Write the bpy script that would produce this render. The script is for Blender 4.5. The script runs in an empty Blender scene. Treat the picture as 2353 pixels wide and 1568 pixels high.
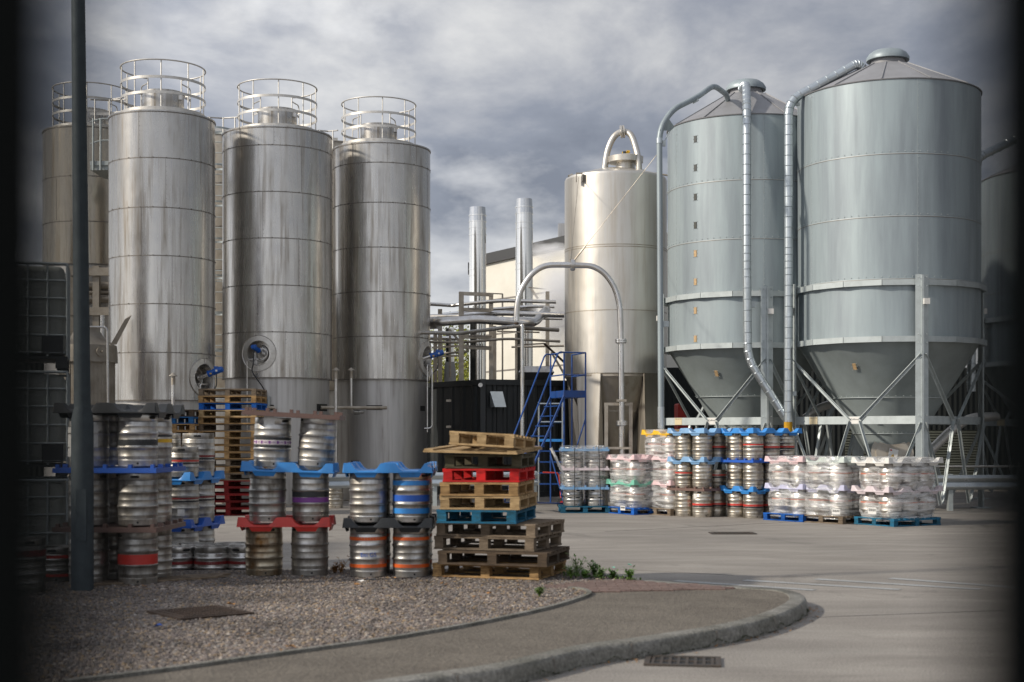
import bpy, math, random
from mathutils import Vector, Matrix, Euler, noise
import numpy as np
random.seed(7)
R = math.radians
sc = bpy.context.scene
COL = sc.collection

# ---------------------------------------------------------------- camera
F, CX, HY, CH = 3268.0, 1176.5, 1000.0, 1.65      # photo seen at 2353 px wide: focal length, centre, horizon row, eye height
cam = bpy.data.cameras.new("camera"); cam_o = bpy.data.objects.new("camera", cam); COL.objects.link(cam_o)
cam.lens = 50; cam.sensor_width = 36; cam.sensor_fit = 'HORIZONTAL'
cam.shift_y = (HY - 784) / 2353.0
cam_o.location = (0, 0, CH); cam_o.rotation_euler = (R(90), 0, 0)
cam.clip_start = 0.05; cam.clip_end = 3000
cam.dof.use_dof = True; cam.dof.focus_distance = 31.0; cam.dof.aperture_fstop = 2.2
sc.camera = cam_o

# ---------------------------------------------------------------- sun and sky
SUN_AZ, SUN_EL = 70.0, 30.0     # degrees left of straight-behind-the-camera, and height
sd = Vector((-math.sin(R(SUN_AZ)) * math.cos(R(SUN_EL)), -math.cos(R(SUN_AZ)) * math.cos(R(SUN_EL)), math.sin(R(SUN_EL))))
sl = bpy.data.lights.new("sun", 'SUN'); sl.energy = 4.1; sl.angle = R(2.0); sl.color = (1.0, 0.92, 0.80)
so = bpy.data.objects.new("sun", sl); COL.objects.link(so); so.rotation_euler = sd.to_track_quat('Z', 'Y').to_euler()
so.location = (0, 0, 30)

world = bpy.data.worlds.new("World"); sc.world = world; world.use_nodes = True
nt = world.node_tree; N = nt.nodes; L = nt.links; N.clear()
out = N.new('ShaderNodeOutputWorld'); bg = N.new('ShaderNodeBackground'); L.new(bg.outputs[0], out.inputs[0])
bg.inputs[1].default_value = 0.1
sky = N.new('ShaderNodeTexSky'); sky.sky_type = 'NISHITA'; sky.sun_disc = False
sky.sun_elevation = R(SUN_EL); sky.sun_rotation = math.atan2(sd.x, sd.y)
tc = N.new('ShaderNodeTexCoord')
def wmap(scale, loc=(0, 0, 0)):
    m = N.new('ShaderNodeMapping'); L.new(tc.outputs['Generated'], m.inputs[0])
    m.inputs['Scale'].default_value = scale; m.inputs['Location'].default_value = loc; return m
def wnoise(m, scale, detail, rough=0.5, dist=0.0):
    n = N.new('ShaderNodeTexNoise'); L.new(m.outputs[0], n.inputs['Vector'])
    n.inputs['Scale'].default_value = scale; n.inputs['Detail'].default_value = detail
    n.inputs['Roughness'].default_value = rough; n.inputs['Distortion'].default_value = dist; return n
def wramp(src, pts):
    r = N.new('ShaderNodeValToRGB'); L.new(src, r.inputs[0]); e = r.color_ramp.elements
    while len(e) < len(pts): e.new(0.5)
    for i, (p, c) in enumerate(pts): e[i].position = p; e[i].color = (*c, 1)
    return r
SKY_OFF = (-2.1096, -4.2978, 2.6629)
mp = wmap((1.0, 1.0, 1.9), SKY_OFF)
n1 = wnoise(mp, 5.2, 10, 0.57, 0.25)
r1 = wramp(n1.outputs[0], [(0.36, (1.65, 1.8, 2.2)), (0.46, (2.15, 2.32, 2.75)), (0.55, (3.1, 3.2, 3.5)), (0.68, (4.9, 4.9, 4.9))])
# bright band of far cloud low over the horizon
sep = N.new('ShaderNodeSeparateXYZ'); L.new(tc.outputs['Generated'], sep.inputs[0])
low = N.new('ShaderNodeMapRange'); L.new(sep.outputs[2], low.inputs[0]); low.inputs[1].default_value = 0.21; low.inputs[2].default_value = 0.02
n2 = wnoise(wmap((1, 1, 2.2), (1.7, 0.0, 0.3)), 9.0, 6, 0.55)
thr = N.new('ShaderNodeMath'); thr.operation = 'MULTIPLY_ADD'; L.new(low.outputs[0], thr.inputs[0]); thr.inputs[1].default_value = 0.50; L.new(n2.outputs[0], thr.inputs[2])
r2 = wramp(thr.outputs[0], [(0.58, (0, 0, 0)), (0.86, (0.75, 0.75, 0.75))])
mx2 = N.new('ShaderNodeMixRGB'); L.new(r2.outputs[0], mx2.inputs[0]); L.new(r1.outputs[0], mx2.inputs[1]); mx2.inputs[2].default_value = (6.6, 6.6, 6.6, 1)
mx = N.new('ShaderNodeMixRGB'); mx.inputs[0].default_value = 0.92
L.new(sky.outputs[0], mx.inputs[1]); 
# cloud lit brighter towards the sun, duller away from it
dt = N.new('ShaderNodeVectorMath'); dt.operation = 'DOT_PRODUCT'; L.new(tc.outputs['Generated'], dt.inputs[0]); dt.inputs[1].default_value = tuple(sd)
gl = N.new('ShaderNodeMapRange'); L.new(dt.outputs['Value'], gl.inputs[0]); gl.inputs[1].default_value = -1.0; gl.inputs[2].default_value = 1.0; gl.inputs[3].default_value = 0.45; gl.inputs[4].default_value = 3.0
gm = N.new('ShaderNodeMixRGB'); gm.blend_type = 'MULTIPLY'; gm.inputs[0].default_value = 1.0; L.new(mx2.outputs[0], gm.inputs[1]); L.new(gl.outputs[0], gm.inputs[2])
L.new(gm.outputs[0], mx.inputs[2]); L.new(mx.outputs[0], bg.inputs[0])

sc.view_settings.view_transform = 'Standard'; sc.view_settings.look = 'None'
sc.view_settings.exposure = 0.0; sc.view_settings.gamma = 1.0; sc.view_settings.use_curve_mapping = False
sc.cycles.use_denoising = True
sc.cycles.max_bounces = 8; sc.cycles.transparent_max_bounces = 16; sc.cycles.volume_bounces = 4

# ---------------------------------------------------------------- helpers
def P(xv, yv, Y): return Vector(((xv - CX) * Y / F, Y, CH - (yv - HY) * Y / F))
def G(xv, yv, z=0.0):
    Y = F * (CH - z) / (yv - HY); return Vector(((xv - CX) * Y / F, Y, z))
def XD(xv, Y, z=0.0): return Vector(((xv - CX) * Y / F, Y, z))
def ZY(yv, Y): return CH - (yv - HY) * Y / F

class MB:
    def __init__(s): s.v = []; s.f = []
    def add(s, vs, fs):
        o = len(s.v); s.v += [Vector(v) for v in vs]; s.f += [tuple(i + o for i in f) for f in fs]; return s
    def box(s, c, d, rot=None):
        x, y, z = d[0] / 2, d[1] / 2, d[2] / 2
        vs = [Vector((a * x, b * y, e * z)) for a in (-1, 1) for b in (-1, 1) for e in (-1, 1)]
        if rot is not None: vs = [rot @ v for v in vs]
        c = Vector(c)
        return s.add([v + c for v in vs], [(0, 1, 3, 2), (4, 6, 7, 5), (0, 4, 5, 1), (2, 3, 7, 6), (0, 2, 6, 4), (1, 5, 7, 3)])
    def bar(s, a, b, w, h=None, up=(0, 0, 1)):
        a, b = Vector(a), Vector(b); h = h or w; d = (b - a); l = d.length; d.normalize()
        up = Vector(up)
        if abs(d.dot(up)) > 0.98: up = Vector((0, 1, 0))
        sx = d.cross(up).normalized(); sz = sx.cross(d).normalized()
        m = Matrix((sx, d, sz)).transposed()
        return s.box((a + b) / 2, (w, l, h), m)
    def tube(s, path, r, seg=12, cap=True):
        path = [Vector(p) for p in path]; n = len(path)
        rr = r if isinstance(r, (list, tuple)) else [r] * n
        T = [(path[min(i + 1, n - 1)] - path[max(i - 1, 0)]).normalized() for i in range(n)]
        up = Vector((0, 0, 1)) if abs(T[0].z) < 0.9 else Vector((0, 1, 0))
        U = T[0].cross(up).normalized(); vs = []; fs = []
        for i in range(n):
            U = (U - T[i] * U.dot(T[i])).normalized(); W = T[i].cross(U)
            for k in range(seg):
                a = 2 * math.pi * k / seg
                vs.append(path[i] + (U * math.cos(a) + W * math.sin(a)) * rr[i])
        for i in range(n - 1):
            for k in range(seg):
                k2 = (k + 1) % seg
                fs.append((i * seg + k, i * seg + k2, (i + 1) * seg + k2, (i + 1) * seg + k))
        if cap: fs.append(tuple(range(seg))[::-1]); fs.append(tuple((n - 1) * seg + k for k in range(seg)))
        return s.add(vs, fs)
    def lathe(s, prof, seg=32, c=(0, 0, 0), a0=0.0, a1=2 * math.pi, axis=None):
        full = abs(a1 - a0 - 2 * math.pi) < 1e-6; n = seg if full else seg + 1; c = Vector(c)
        vs = []; fs = []
        for r, z in prof:
            for k in range(n):
                a = a0 + (a1 - a0) * k / seg
                v = Vector((r * math.cos(a), r * math.sin(a), z))
                if axis is not None: v = axis @ v
                vs.append(v + c)
        for i in range(len(prof) - 1):
            for k in range(seg):
                k2 = (k + 1) % n
                fs.append((i * n + k, i * n + k2, (i + 1) * n + k2, (i + 1) * n + k))
        return s.add(vs, fs)
    def build(s, name, mat, parent=None, smooth=40, org=None, bevel=0):
        me = bpy.data.meshes.new(name)
        o = Vector((0, 0, 0))
        if parent is not None and org is None and '_org' in parent: o = Vector(tuple(parent['_org']))
        if org is not None: o = Vector(org)
        me.from_pydata([tuple(v - o) for v in s.v], [], s.f); me.materials.append(mat)
        if smooth:
            me.shade_smooth(); me.set_sharp_from_angle(angle=R(smooth))
        ob = bpy.data.objects.new(name, me); COL.objects.link(ob)
        if parent is not None:
            ob.parent = parent
            if '_org' in parent: ob['_org'] = tuple(parent['_org'])
        elif org is not None: ob.location = o
        if bevel:
            b = ob.modifiers.new('bevel', 'BEVEL'); b.width = bevel; b.segments = 2; b.limit_method = 'ANGLE'
        return ob

def thing(name, label, cat, loc=(0, 0, 0), rot=(0, 0, 0), group=None, local=False):
    """Empty at the base; parts built in world coordinates unless local"""
    o = bpy.data.objects.new(name, None); COL.objects.link(o); o.location = loc; o.rotation_euler = rot
    o.empty_display_size = 0.1
    o['label'] = label; o['category'] = cat
    if group: o['group'] = group
    if not local: o['_org'] = tuple(loc)
    return o
def tag(o, label, cat, group=None):
    o['label'] = label; o['category'] = cat
    if group: o['group'] = group
    return o
def struct(o): o['kind'] = 'structure'; return o
def part(name, src, parent):
    c = bpy.data.objects.new(name, src); COL.objects.link(c); c.parent = parent; return c
def catmull(pts, n=8, closed=False):
    pts = [Vector(p) for p in pts]; o = []; m = len(pts)
    rng = range(m) if closed else range(m - 1)
    for i in rng:
        g = (lambda k: pts[k % m]) if closed else (lambda k: pts[max(0, min(m - 1, k))])
        p0, p1, p2, p3 = g(i - 1), g(i), g(i + 1), g(i + 2)
        for k in range(n):
            t = k / n
            o.append(0.5 * ((2 * p1) + (p2 - p0) * t + (2 * p0 - 5 * p1 + 4 * p2 - p3) * t * t + (3 * p1 - p0 - 3 * p2 + p3) * t ** 3))
    if not closed: o.append(pts[-1])
    return o
def fillet(pts, r, n=6):
    """polyline with rounded corners"""
    pts = [Vector(p) for p in pts]; o = [pts[0]]
    for i in range(1, len(pts) - 1):
        a, b, c = pts[i - 1], pts[i], pts[i + 1]
        d1 = (a - b); d2 = (c - b); k = min(r, d1.length * .48, d2.length * .48)
        s1 = b + d1.normalized() * k; s2 = b + d2.normalized() * k
        for j in range(n + 1):
            t = j / n; o.append((1 - t) ** 2 * s1 + 2 * t * (1 - t) * b + t * t * s2)
    o.append(pts[-1]); return o

# ---------------------------------------------------------------- materials
def mat(name, col, rough=0.5, metal=0.0, n_scale=0, n_amt=0.0, n_col=None, stretch=(1, 1, 1), bump=0.0, bump_scale=None,
        rand=0.0, rough_var=0.0, detail=6, ramp=(0.4, 0.65), spec=0.5, coat=0.0):
    m = bpy.data.materials.new(name); m.use_nodes = True; t = m.node_tree; n = t.nodes; l = t.links
    b = n['Principled BSDF']; b.inputs['Roughness'].default_value = rough; b.inputs['Metallic'].default_value = metal
    b.inputs['Specular IOR Level'].default_value = spec; b.inputs['Coat Weight'].default_value = coat
    b.inputs['Base Color'].default_value = (*col, 1)
    if n_scale:
        c = n.new('ShaderNodeTexCoord'); mpn = n.new('ShaderNodeMapping'); l.new(c.outputs['Object'], mpn.inputs[0]); mpn.inputs['Scale'].default_value = stretch
        oi = n.new('ShaderNodeObjectInfo'); off = n.new('ShaderNodeVectorMath'); off.operation = 'SCALE'; off.inputs[0].default_value = (7.3, 3.1, 9.7)
        l.new(oi.outputs['Random'], off.inputs['Scale']); l.new(off.outputs[0], mpn.inputs['Location'])
        tx = n.new('ShaderNodeTexNoise'); l.new(mpn.outputs[0], tx.inputs['Vector']); tx.inputs['Scale'].default_value = n_scale; tx.inputs['Detail'].default_value = detail; tx.inputs['Roughness'].default_value = 0.6
        mr = n.new('ShaderNodeMapRange'); l.new(tx.outputs[0], mr.inputs[0]); mr.inputs[1].default_value = ramp[0]; mr.inputs[2].default_value = ramp[1]; mr.inputs[4].default_value = n_amt
        mixc = n.new('ShaderNodeMixRGB'); l.new(mr.outputs[0], mixc.inputs[0]); mixc.inputs[1].default_value = (*col, 1)
        mixc.inputs[2].default_value = (*(n_col or tuple(x * .4 for x in col)), 1)
        src = mixc.outputs[0]
        if rand:
            mm = n.new('ShaderNodeMapRange'); l.new(oi.outputs['Random'], mm.inputs[0]); mm.inputs[3].default_value = 1 - rand; mm.inputs[4].default_value = 1 + rand
            hs = n.new('ShaderNodeHueSaturation'); l.new(mm.outputs[0], hs.inputs['Value']); l.new(src, hs.inputs['Color']); src = hs.outputs[0]
        l.new(src, b.inputs['Base Color'])
        if rough_var:
            rv = n.new('ShaderNodeMapRange'); l.new(tx.outputs[0], rv.inputs[0]); rv.inputs[1].default_value = 0.3; rv.inputs[2].default_value = 0.7
            rv.inputs[3].default_value = rough; rv.inputs[4].default_value = min(1, rough + rough_var); l.new(rv.outputs[0], b.inputs['Roughness'])
        if bump:
            bs = tx.outputs[0]
            if bump_scale:
                t2 = n.new('ShaderNodeTexNoise'); l.new(mpn.outputs[0], t2.inputs['Vector']); t2.inputs['Scale'].default_value = bump_scale; t2.inputs['Detail'].default_value = 4; bs = t2.outputs[0]
            bp = n.new('ShaderNodeBump'); l.new(bs, bp.inputs['Height']); bp.inputs['Strength'].default_value = bump; bp.inputs['Distance'].default_value = 0.02
            l.new(bp.outputs[0], b.inputs['Normal'])
    return m
M = {}
def steel_clad(name, col, dark, rough):
    """brushed sheet cladding: fine vertical runs, a few broad stains, very slight waviness"""
    m = bpy.data.materials.new(name); m.use_nodes = True; t = m.node_tree; n = t.nodes; l = t.links
    b = n['Principled BSDF']; b.inputs['Metallic'].default_value = 0.92
    c = n.new('ShaderNodeTexCoord')
    def nz(sc_, st, det=5):
        mpn = n.new('ShaderNodeMapping'); l.new(c.outputs['Object'], mpn.inputs[0]); mpn.inputs['Scale'].default_value = st
        x = n.new('ShaderNodeTexNoise'); l.new(mpn.outputs[0], x.inputs['Vector']); x.inputs['Scale'].default_value = sc_; x.inputs['Detail'].default_value = det; x.inputs['Roughness'].default_value = .62; return x
    a = nz(9, (1, 1, .045), 7); d = nz(2.2, (1, 1, .28), 4)
    mr = n.new('ShaderNodeMapRange'); l.new(a.outputs[0], mr.inputs[0]); mr.inputs[1].default_value = .45; mr.inputs[2].default_value = .72
    mr2 = n.new('ShaderNodeMapRange'); l.new(d.outputs[0], mr2.inputs[0]); mr2.inputs[1].default_value = .36; mr2.inputs[2].default_value = .58
    mu = n.new('ShaderNodeMath'); mu.operation = 'MULTIPLY'; l.new(mr.outputs[0], mu.inputs[0]); l.new(mr2.outputs[0], mu.inputs[1])
    mixc = n.new('ShaderNodeMixRGB'); l.new(mu.outputs[0], mixc.inputs[0]); mixc.inputs[1].default_value = (*col, 1); mixc.inputs[2].default_value = (*dark, 1)
    l.new(mixc.outputs[0], b.inputs['Base Color'])
    rv = n.new('ShaderNodeMapRange'); l.new(a.outputs[0], rv.inputs[0]); rv.inputs[1].default_value = .3; rv.inputs[2].default_value = .7; rv.inputs[3].default_value = rough - .05; rv.inputs[4].default_value = rough + .12
    l.new(rv.outputs[0], b.inputs['Roughness'])
    w = nz(1.1, (1, 1, .8), 2)
    bp = n.new('ShaderNodeBump'); l.new(w.outputs[0], bp.inputs['Height']); bp.inputs['Strength'].default_value = .35; bp.inputs['Distance'].default_value = .05
    l.new(bp.outputs[0], b.inputs['Normal'])
    return m
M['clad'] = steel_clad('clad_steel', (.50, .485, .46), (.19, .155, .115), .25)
M['clad_warm'] = steel_clad('clad_steel_warm', (.50, .45, .37), (.25, .19, .12), .2)
M['skirt'] = steel_clad('skirt_steel', (.50, .49, .475), (.34, .32, .30), .46)
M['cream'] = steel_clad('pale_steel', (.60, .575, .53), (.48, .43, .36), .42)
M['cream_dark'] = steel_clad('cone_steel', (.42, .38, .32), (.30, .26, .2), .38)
M['rail'] = mat('rail_steel', (.60, .58, .54), .42, .7, 8, .5, (.4, .37, .33))
M['steel'] = mat('pipe_steel', (.62, .61, .59), .24, 1, 5, .5, (.42, .38, .33), rough_var=.15)
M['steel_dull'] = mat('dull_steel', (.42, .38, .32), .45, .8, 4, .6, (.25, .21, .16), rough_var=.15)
M['shiny'] = mat('bright_flue', (.80, .79, .76), .10, 1, 2, .3, (.6, .57, .5), stretch=(1, 1, .1), rough_var=.08)
M['seam'] = mat('seam', (.22, .20, .18), .5, .6, 12, .5, (.1, .09, .08))
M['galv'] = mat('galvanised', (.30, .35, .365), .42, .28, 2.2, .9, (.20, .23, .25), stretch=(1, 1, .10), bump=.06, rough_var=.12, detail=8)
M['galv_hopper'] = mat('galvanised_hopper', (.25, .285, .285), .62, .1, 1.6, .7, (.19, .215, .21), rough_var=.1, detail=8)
M['galv_roof'] = mat('galvanised_roof', (.27, .27, .28), .6, .2, 2, .5, (.19, .19, .195), detail=8)
M['galv_frame'] = mat('galvanised_frame', (.44, .48, .48), .48, .4, 5, .5, (.32, .35, .35), rough_var=.15)
M['galv_duct'] = mat('galvanised_duct', (.52, .56, .58), .26, .85, 4, .5, (.38, .42, .43), rough_var=.12)
M['glass'] = mat('sight_glass', (.10, .10, .09), .1, 0, 3, .2)
M['malt'] = mat('grain_behind_glass', (.50, .34, .18), .35, 0, 30, .5)
def keg_mat(name, col, dirt, amt, rough=.3):
    return mat(name, col, rough, .95, 5, amt, dirt, (1, 1, .55), bump=.22, bump_scale=7, rand=.14, rough_var=.25, detail=10, ramp=(.42, .66))
M['keg'] = keg_mat('keg_steel', (.60, .59, .57), (.20, .18, .15), .8, .27)
M['keg_dirty'] = keg_mat('keg_steel_dirty', (.50, .485, .455), (.13, .11, .085), .9, .34)
M['keg_rust'] = keg_mat('keg_steel_stained', (.42, .37, .28), (.16, .075, .02), .95, .3)
M['keg_warm'] = keg_mat('keg_steel_yard', (.60, .56, .49), (.20, .17, .13), .9, .28)
M['cask'] = keg_mat('cask_steel', (.66, .63, .59), (.33, .30, .25), .7, .3)
M['hole'] = mat('dark_hole', (.012, .012, .011), .7)
def paint(name, col, rough=.45, wear=.5, dark=None):
    return mat(name, col, rough, 0, 6, wear, dark or tuple(x * .45 + .02 for x in col), rand=.08, detail=8, ramp=(.5, .75))
C = dict(red=(.50, .035, .025), darkred=(.22, .02, .02), orange=(.62, .10, .012), black=(.018, .020, .022), purple=(.17, .04, .23), blue=(.015, .09, .42),
         sky=(.03, .22, .58), paleblue=(.19, .36, .58), brown=(.13, .075, .06), yellow=(.72, .42, .02), pink=(.66, .48, .49), green=(.15, .42, .31),
         mint=(.50, .56, .52), violet=(.44, .44, .58), white=(.68, .66, .62), palered=(.48, .16, .10), teal=(.01, .10, .16), cyanblue=(.02, .15, .38), lilac=(.60, .52, .54))
for k, v in C.items(): M['p_' + k] = paint('paint_' + k, v)
M['label'] = mat('paper_label', (.68, .67, .64), .7, 0, 20, .3)
M['darkpaint'] = mat('dark_gatepost_paint', (.003, .004, .004), .9, 0, 10, .3, spec=.05)
def wood(name, col, dark):
    return mat(name, col, .8, 0, 7, .85, dark, (1.2, 1.2, 4), bump=.25, rand=.22, detail=9, ramp=(.38, .66), spec=.2)
M['w_tan'] = wood('wood_tan', (.36, .225, .10), (.15, .09, .04))
M['w_light'] = wood('wood_light', (.42, .295, .155), (.20, .13, .06))
M['w_grey'] = wood('wood_grey', (.20, .155, .11), (.085, .062, .042))
M['w_dark'] = wood('wood_dark', (.085, .06, .04), (.035, .026, .018))
M['w_moss'] = wood('wood_mossy', (.10, .085, .055), (.045, .045, .025))
M['w_red'] = wood('wood_red', (.55, .02, .02), (.25, .015, .015))
M['w_darkred'] = wood('wood_dark_red', (.20, .015, .015), (.08, .01, .01))
M['w_blue'] = wood('wood_blue', (.02, .12, .32), (.02, .05, .09))
M['w_teal'] = wood('wood_teal', (.015, .12, .22), (.02, .06, .07))
M['w_bright'] = wood('wood_bright_blue', (.01, .10, .42), (.01, .05, .16))
def film_mat(lo=.10, hi=.66):
    m = bpy.data.materials.new('stretch_film'); m.use_nodes = True; t = m.node_tree; n = t.nodes; l = t.links
    n.remove(n['Principled BSDF']); o = n['Material Output']
    tr = n.new('ShaderNodeBsdfTransparent'); tr.inputs[0].default_value = (.97, .97, .97, 1)
    gl = n.new('ShaderNodeBsdfPrincipled'); gl.inputs['Base Color'].default_value = (.88, .88, .87, 1); gl.inputs['Roughness'].default_value = .12; gl.inputs['Metallic'].default_value = .3
    c = n.new('ShaderNodeTexCoord'); mp_ = n.new('ShaderNodeMapping'); l.new(c.outputs['Object'], mp_.inputs[0]); mp_.inputs['Scale'].default_value = (1, 1, 7); mp_.inputs['Rotation'].default_value = (.18, .12, 0)
    oi = n.new('ShaderNodeObjectInfo'); off = n.new('ShaderNodeVectorMath'); off.operation = 'SCALE'; off.inputs[0].default_value = (5, 8, 3); l.new(oi.outputs['Random'], off.inputs['Scale']); l.new(off.outputs[0], mp_.inputs['Location'])
    x = n.new('ShaderNodeTexNoise'); l.new(mp_.outputs[0], x.inputs['Vector']); x.inputs['Scale'].default_value = 2.6; x.inputs['Detail'].default_value = 6; x.inputs['Roughness'].default_value = .55; x.inputs['Distortion'].default_value = .6
    mr = n.new('ShaderNodeMapRange'); l.new(x.outputs[0], mr.inputs[0]); mr.inputs[1].default_value = .38; mr.inputs[2].default_value = .66; mr.inputs[3].default_value = lo; mr.inputs[4].default_value = hi
    bp = n.new('ShaderNodeBump'); l.new(x.outputs[0], bp.inputs['Height']); bp.inputs['Strength'].default_value = .9; bp.inputs['Distance'].default_value = .06; l.new(bp.outputs[0], gl.inputs['Normal'])
    mxs = n.new('ShaderNodeMixShader'); l.new(mr.outputs[0], mxs.inputs[0]); l.new(tr.outputs[0], mxs.inputs[1]); l.new(gl.outputs[0], mxs.inputs[2]); l.new(mxs.outputs[0], o.inputs[0])
    return m
M['film'] = film_mat(); M['film_clear'] = film_mat(.04, .34)
def corrug(name, col, period, axis='X', rough=.5):
    m = mat(name, col, rough, .1, 3, .4, tuple(x * .6 for x in col)); t = m.node_tree; n = t.nodes; l = t.links; b = n['Principled BSDF']
    c = n.new('ShaderNodeTexCoord'); w = n.new('ShaderNodeTexWave'); w.bands_direction = axis; w.inputs['Scale'].default_value = 0.314 / period
    l.new(c.outputs['Object'], w.inputs[0]); bp = n.new('ShaderNodeBump'); l.new(w.outputs[0], bp.inputs['Height']); bp.inputs['Distance'].default_value = .04; bp.inputs['Strength'].default_value = .7; l.new(bp.outputs[0], b.inputs['Normal'])
    return m
M['panel_cream'] = mat('cream_cladding', (.66, .63, .55), .5, 0, 1.5, .5, (.55, .52, .44))
M['dark_wall'] = corrug('dark_cladding', (.010, .013, .013), .16, 'X', .9)
M['shutter'] = corrug('slatted_shutter', (.10, .105, .08), .08, 'Z', .7)
M['fascia'] = mat('dark_fascia', (.035, .035, .035), .4)
M['container'] = mat('black_container_paint', (.010, .013, .014), .5, 0, 4, .4, (.02, .02, .02))
M['ladder_blue'] = paint('ladder_blue', (.007, .052, .215), .4, .4, (.07, .05, .04))
M['motor'] = paint('motor_blue', (.01, .09, .38), .4, .2)
M['plastic_white'] = mat('cloudy_plastic', (.30, .31, .28), .5, 0, 3, .4, (.22, .23, .20))
M['pole'] = mat('lamp_post_galvanised', (.075, .095, .105), .6, .2, 9, .6, (.05, .065, .075), rough_var=.1)
# ================================================================ GROUND
def ground_mat(name, c1, c2, c3, streak=(0.35, 5.0, 1), s1=1.0, fine=40.0, bump=.25, rough=.85, rot=0.0, blotch=.25, stains=False):
    m = bpy.data.materials.new(name); m.use_nodes = True; t = m.node_tree; n = t.nodes; l = t.links; b = n['Principled BSDF']
    b.inputs['Specular IOR Level'].default_value = .3
    c = n.new('ShaderNodeTexCoord')
    def nz(sc_, st, det, dist=0, r=.55, rot_=0.0):
        mp_ = n.new('ShaderNodeMapping'); l.new(c.outputs['Object'], mp_.inputs[0]); mp_.inputs['Scale'].default_value = st; mp_.inputs['Rotation'].default_value = (0, 0, rot_)
        x = n.new('ShaderNodeTexNoise'); l.new(mp_.outputs[0], x.inputs['Vector']); x.inputs['Scale'].default_value = sc_; x.inputs['Detail'].default_value = det; x.inputs['Distortion'].default_value = dist; x.inputs['Roughness'].default_value = r; return x
    a = nz(s1, streak, 8, .4, .62, rot); f = nz(fine, (1, 1, 1), 4); g = nz(blotch, (1, 1, 1), 5, .3)
    r1_ = n.new('ShaderNodeMapRange'); l.new(a.outputs[0], r1_.inputs[0]); r1_.inputs[1].default_value = .38; r1_.inputs[2].default_value = .66
    mx1 = n.new('ShaderNodeMixRGB'); l.new(r1_.outputs[0], mx1.inputs[0]); mx1.inputs[1].default_value = (*c1, 1); mx1.inputs[2].default_value = (*c2, 1)
    r2_ = n.new('ShaderNodeMapRange'); l.new(g.outputs[0], r2_.inputs[0]); r2_.inputs[1].default_value = .4; r2_.inputs[2].default_value = .68; r2_.inputs[4].default_value = .55
    mx2_ = n.new('ShaderNodeMixRGB'); l.new(r2_.outputs[0], mx2_.inputs[0]); l.new(mx1.outputs[0], mx2_.inputs[1]); mx2_.inputs[2].default_value = (*c3, 1)
    if stains:
        ty = nz(1.3, (.22, 3.6, 1), 5, .9, .6, -.32); r5 = n.new('ShaderNodeMapRange'); l.new(ty.outputs[0], r5.inputs[0]); r5.inputs[1].default_value = .52; r5.inputs[2].default_value = .66; r5.inputs[4].default_value = .22
        mx4 = n.new('ShaderNodeMixRGB'); l.new(r5.outputs[0], mx4.inputs[0]); l.new(mx2_.outputs[0], mx4.inputs[1]); mx4.inputs[2].default_value = (*[v * .72 for v in c3], 1); mx2_ = mx4
        st_ = nz(.9, (1, .55, 1), 6, .8, .6); r4 = n.new('ShaderNodeMapRange'); l.new(st_.outputs[0], r4.inputs[0]); r4.inputs[1].default_value = .60; r4.inputs[2].default_value = .70; r4.inputs[4].default_value = .6
        mx3 = n.new('ShaderNodeMixRGB'); l.new(r4.outputs[0], mx3.inputs[0]); l.new(mx2_.outputs[0], mx3.inputs[1]); mx3.inputs[2].default_value = (*[v * .5 for v in c3], 1); mx2_ = mx3
    r3_ = n.new('ShaderNodeMapRange'); l.new(f.outputs[0], r3_.inputs[0]); r3_.inputs[1].default_value = .3; r3_.inputs[2].default_value = .7; r3_.inputs[3].default_value = .62; r3_.inputs[4].default_value = 1.38
    hs = n.new('ShaderNodeHueSaturation'); l.new(r3_.outputs[0], hs.inputs['Value']); l.new(mx2_.outputs[0], hs.inputs['Color']); l.new(hs.outputs[0], b.inputs['Base Color'])
    bp = n.new('ShaderNodeBump'); l.new(f.outputs[0], bp.inputs['Height']); bp.inputs['Strength'].default_value = bump; bp.inputs['Distance'].default_value = .02; l.new(bp.outputs[0], b.inputs['Normal'])
    rr = n.new('ShaderNodeMapRange'); l.new(a.outputs[0], rr.inputs[0]); rr.inputs[1].default_value = .3; rr.inputs[2].default_value = .7; rr.inputs[3].default_value = rough - .25; rr.inputs[4].default_value = rough; l.new(rr.outputs[0], b.inputs['Roughness'])
    return m
M['yard'] = ground_mat('yard_concrete', (.30, .275, .243), (.225, .205, .182), (.17, .157, .142), (.5, 1.5, 1), 1.1, 60, .4, .88, .10, .25, True)
M['path'] = ground_mat('footpath_asphalt', (.155, .135, .108), (.115, .10, .082), (.17, .15, .123), (1, 1, 1), 2.0, 45, .9, .95)
M['kerb'] = ground_mat('kerb_concrete', (.25, .24, .215), (.15, .145, .125), (.06, .06, .042), (1, 1, 2.5), 3, 40, .6, .9, 0, 1.6)
M['pavers'] = ground_mat('brick_pavers', (.20, .135, .115), (.145, .10, .088), (.11, .09, .075), (1, 1, 1), 6, 50, .4, .9)
M['mark'] = ground_mat('worn_road_paint', (.36, .37, .37), (.27, .27, .265), (.23, .225, .21), (.4, 3, 1), 2.5, 50, .1, .7, .1, 1.5)

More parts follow.
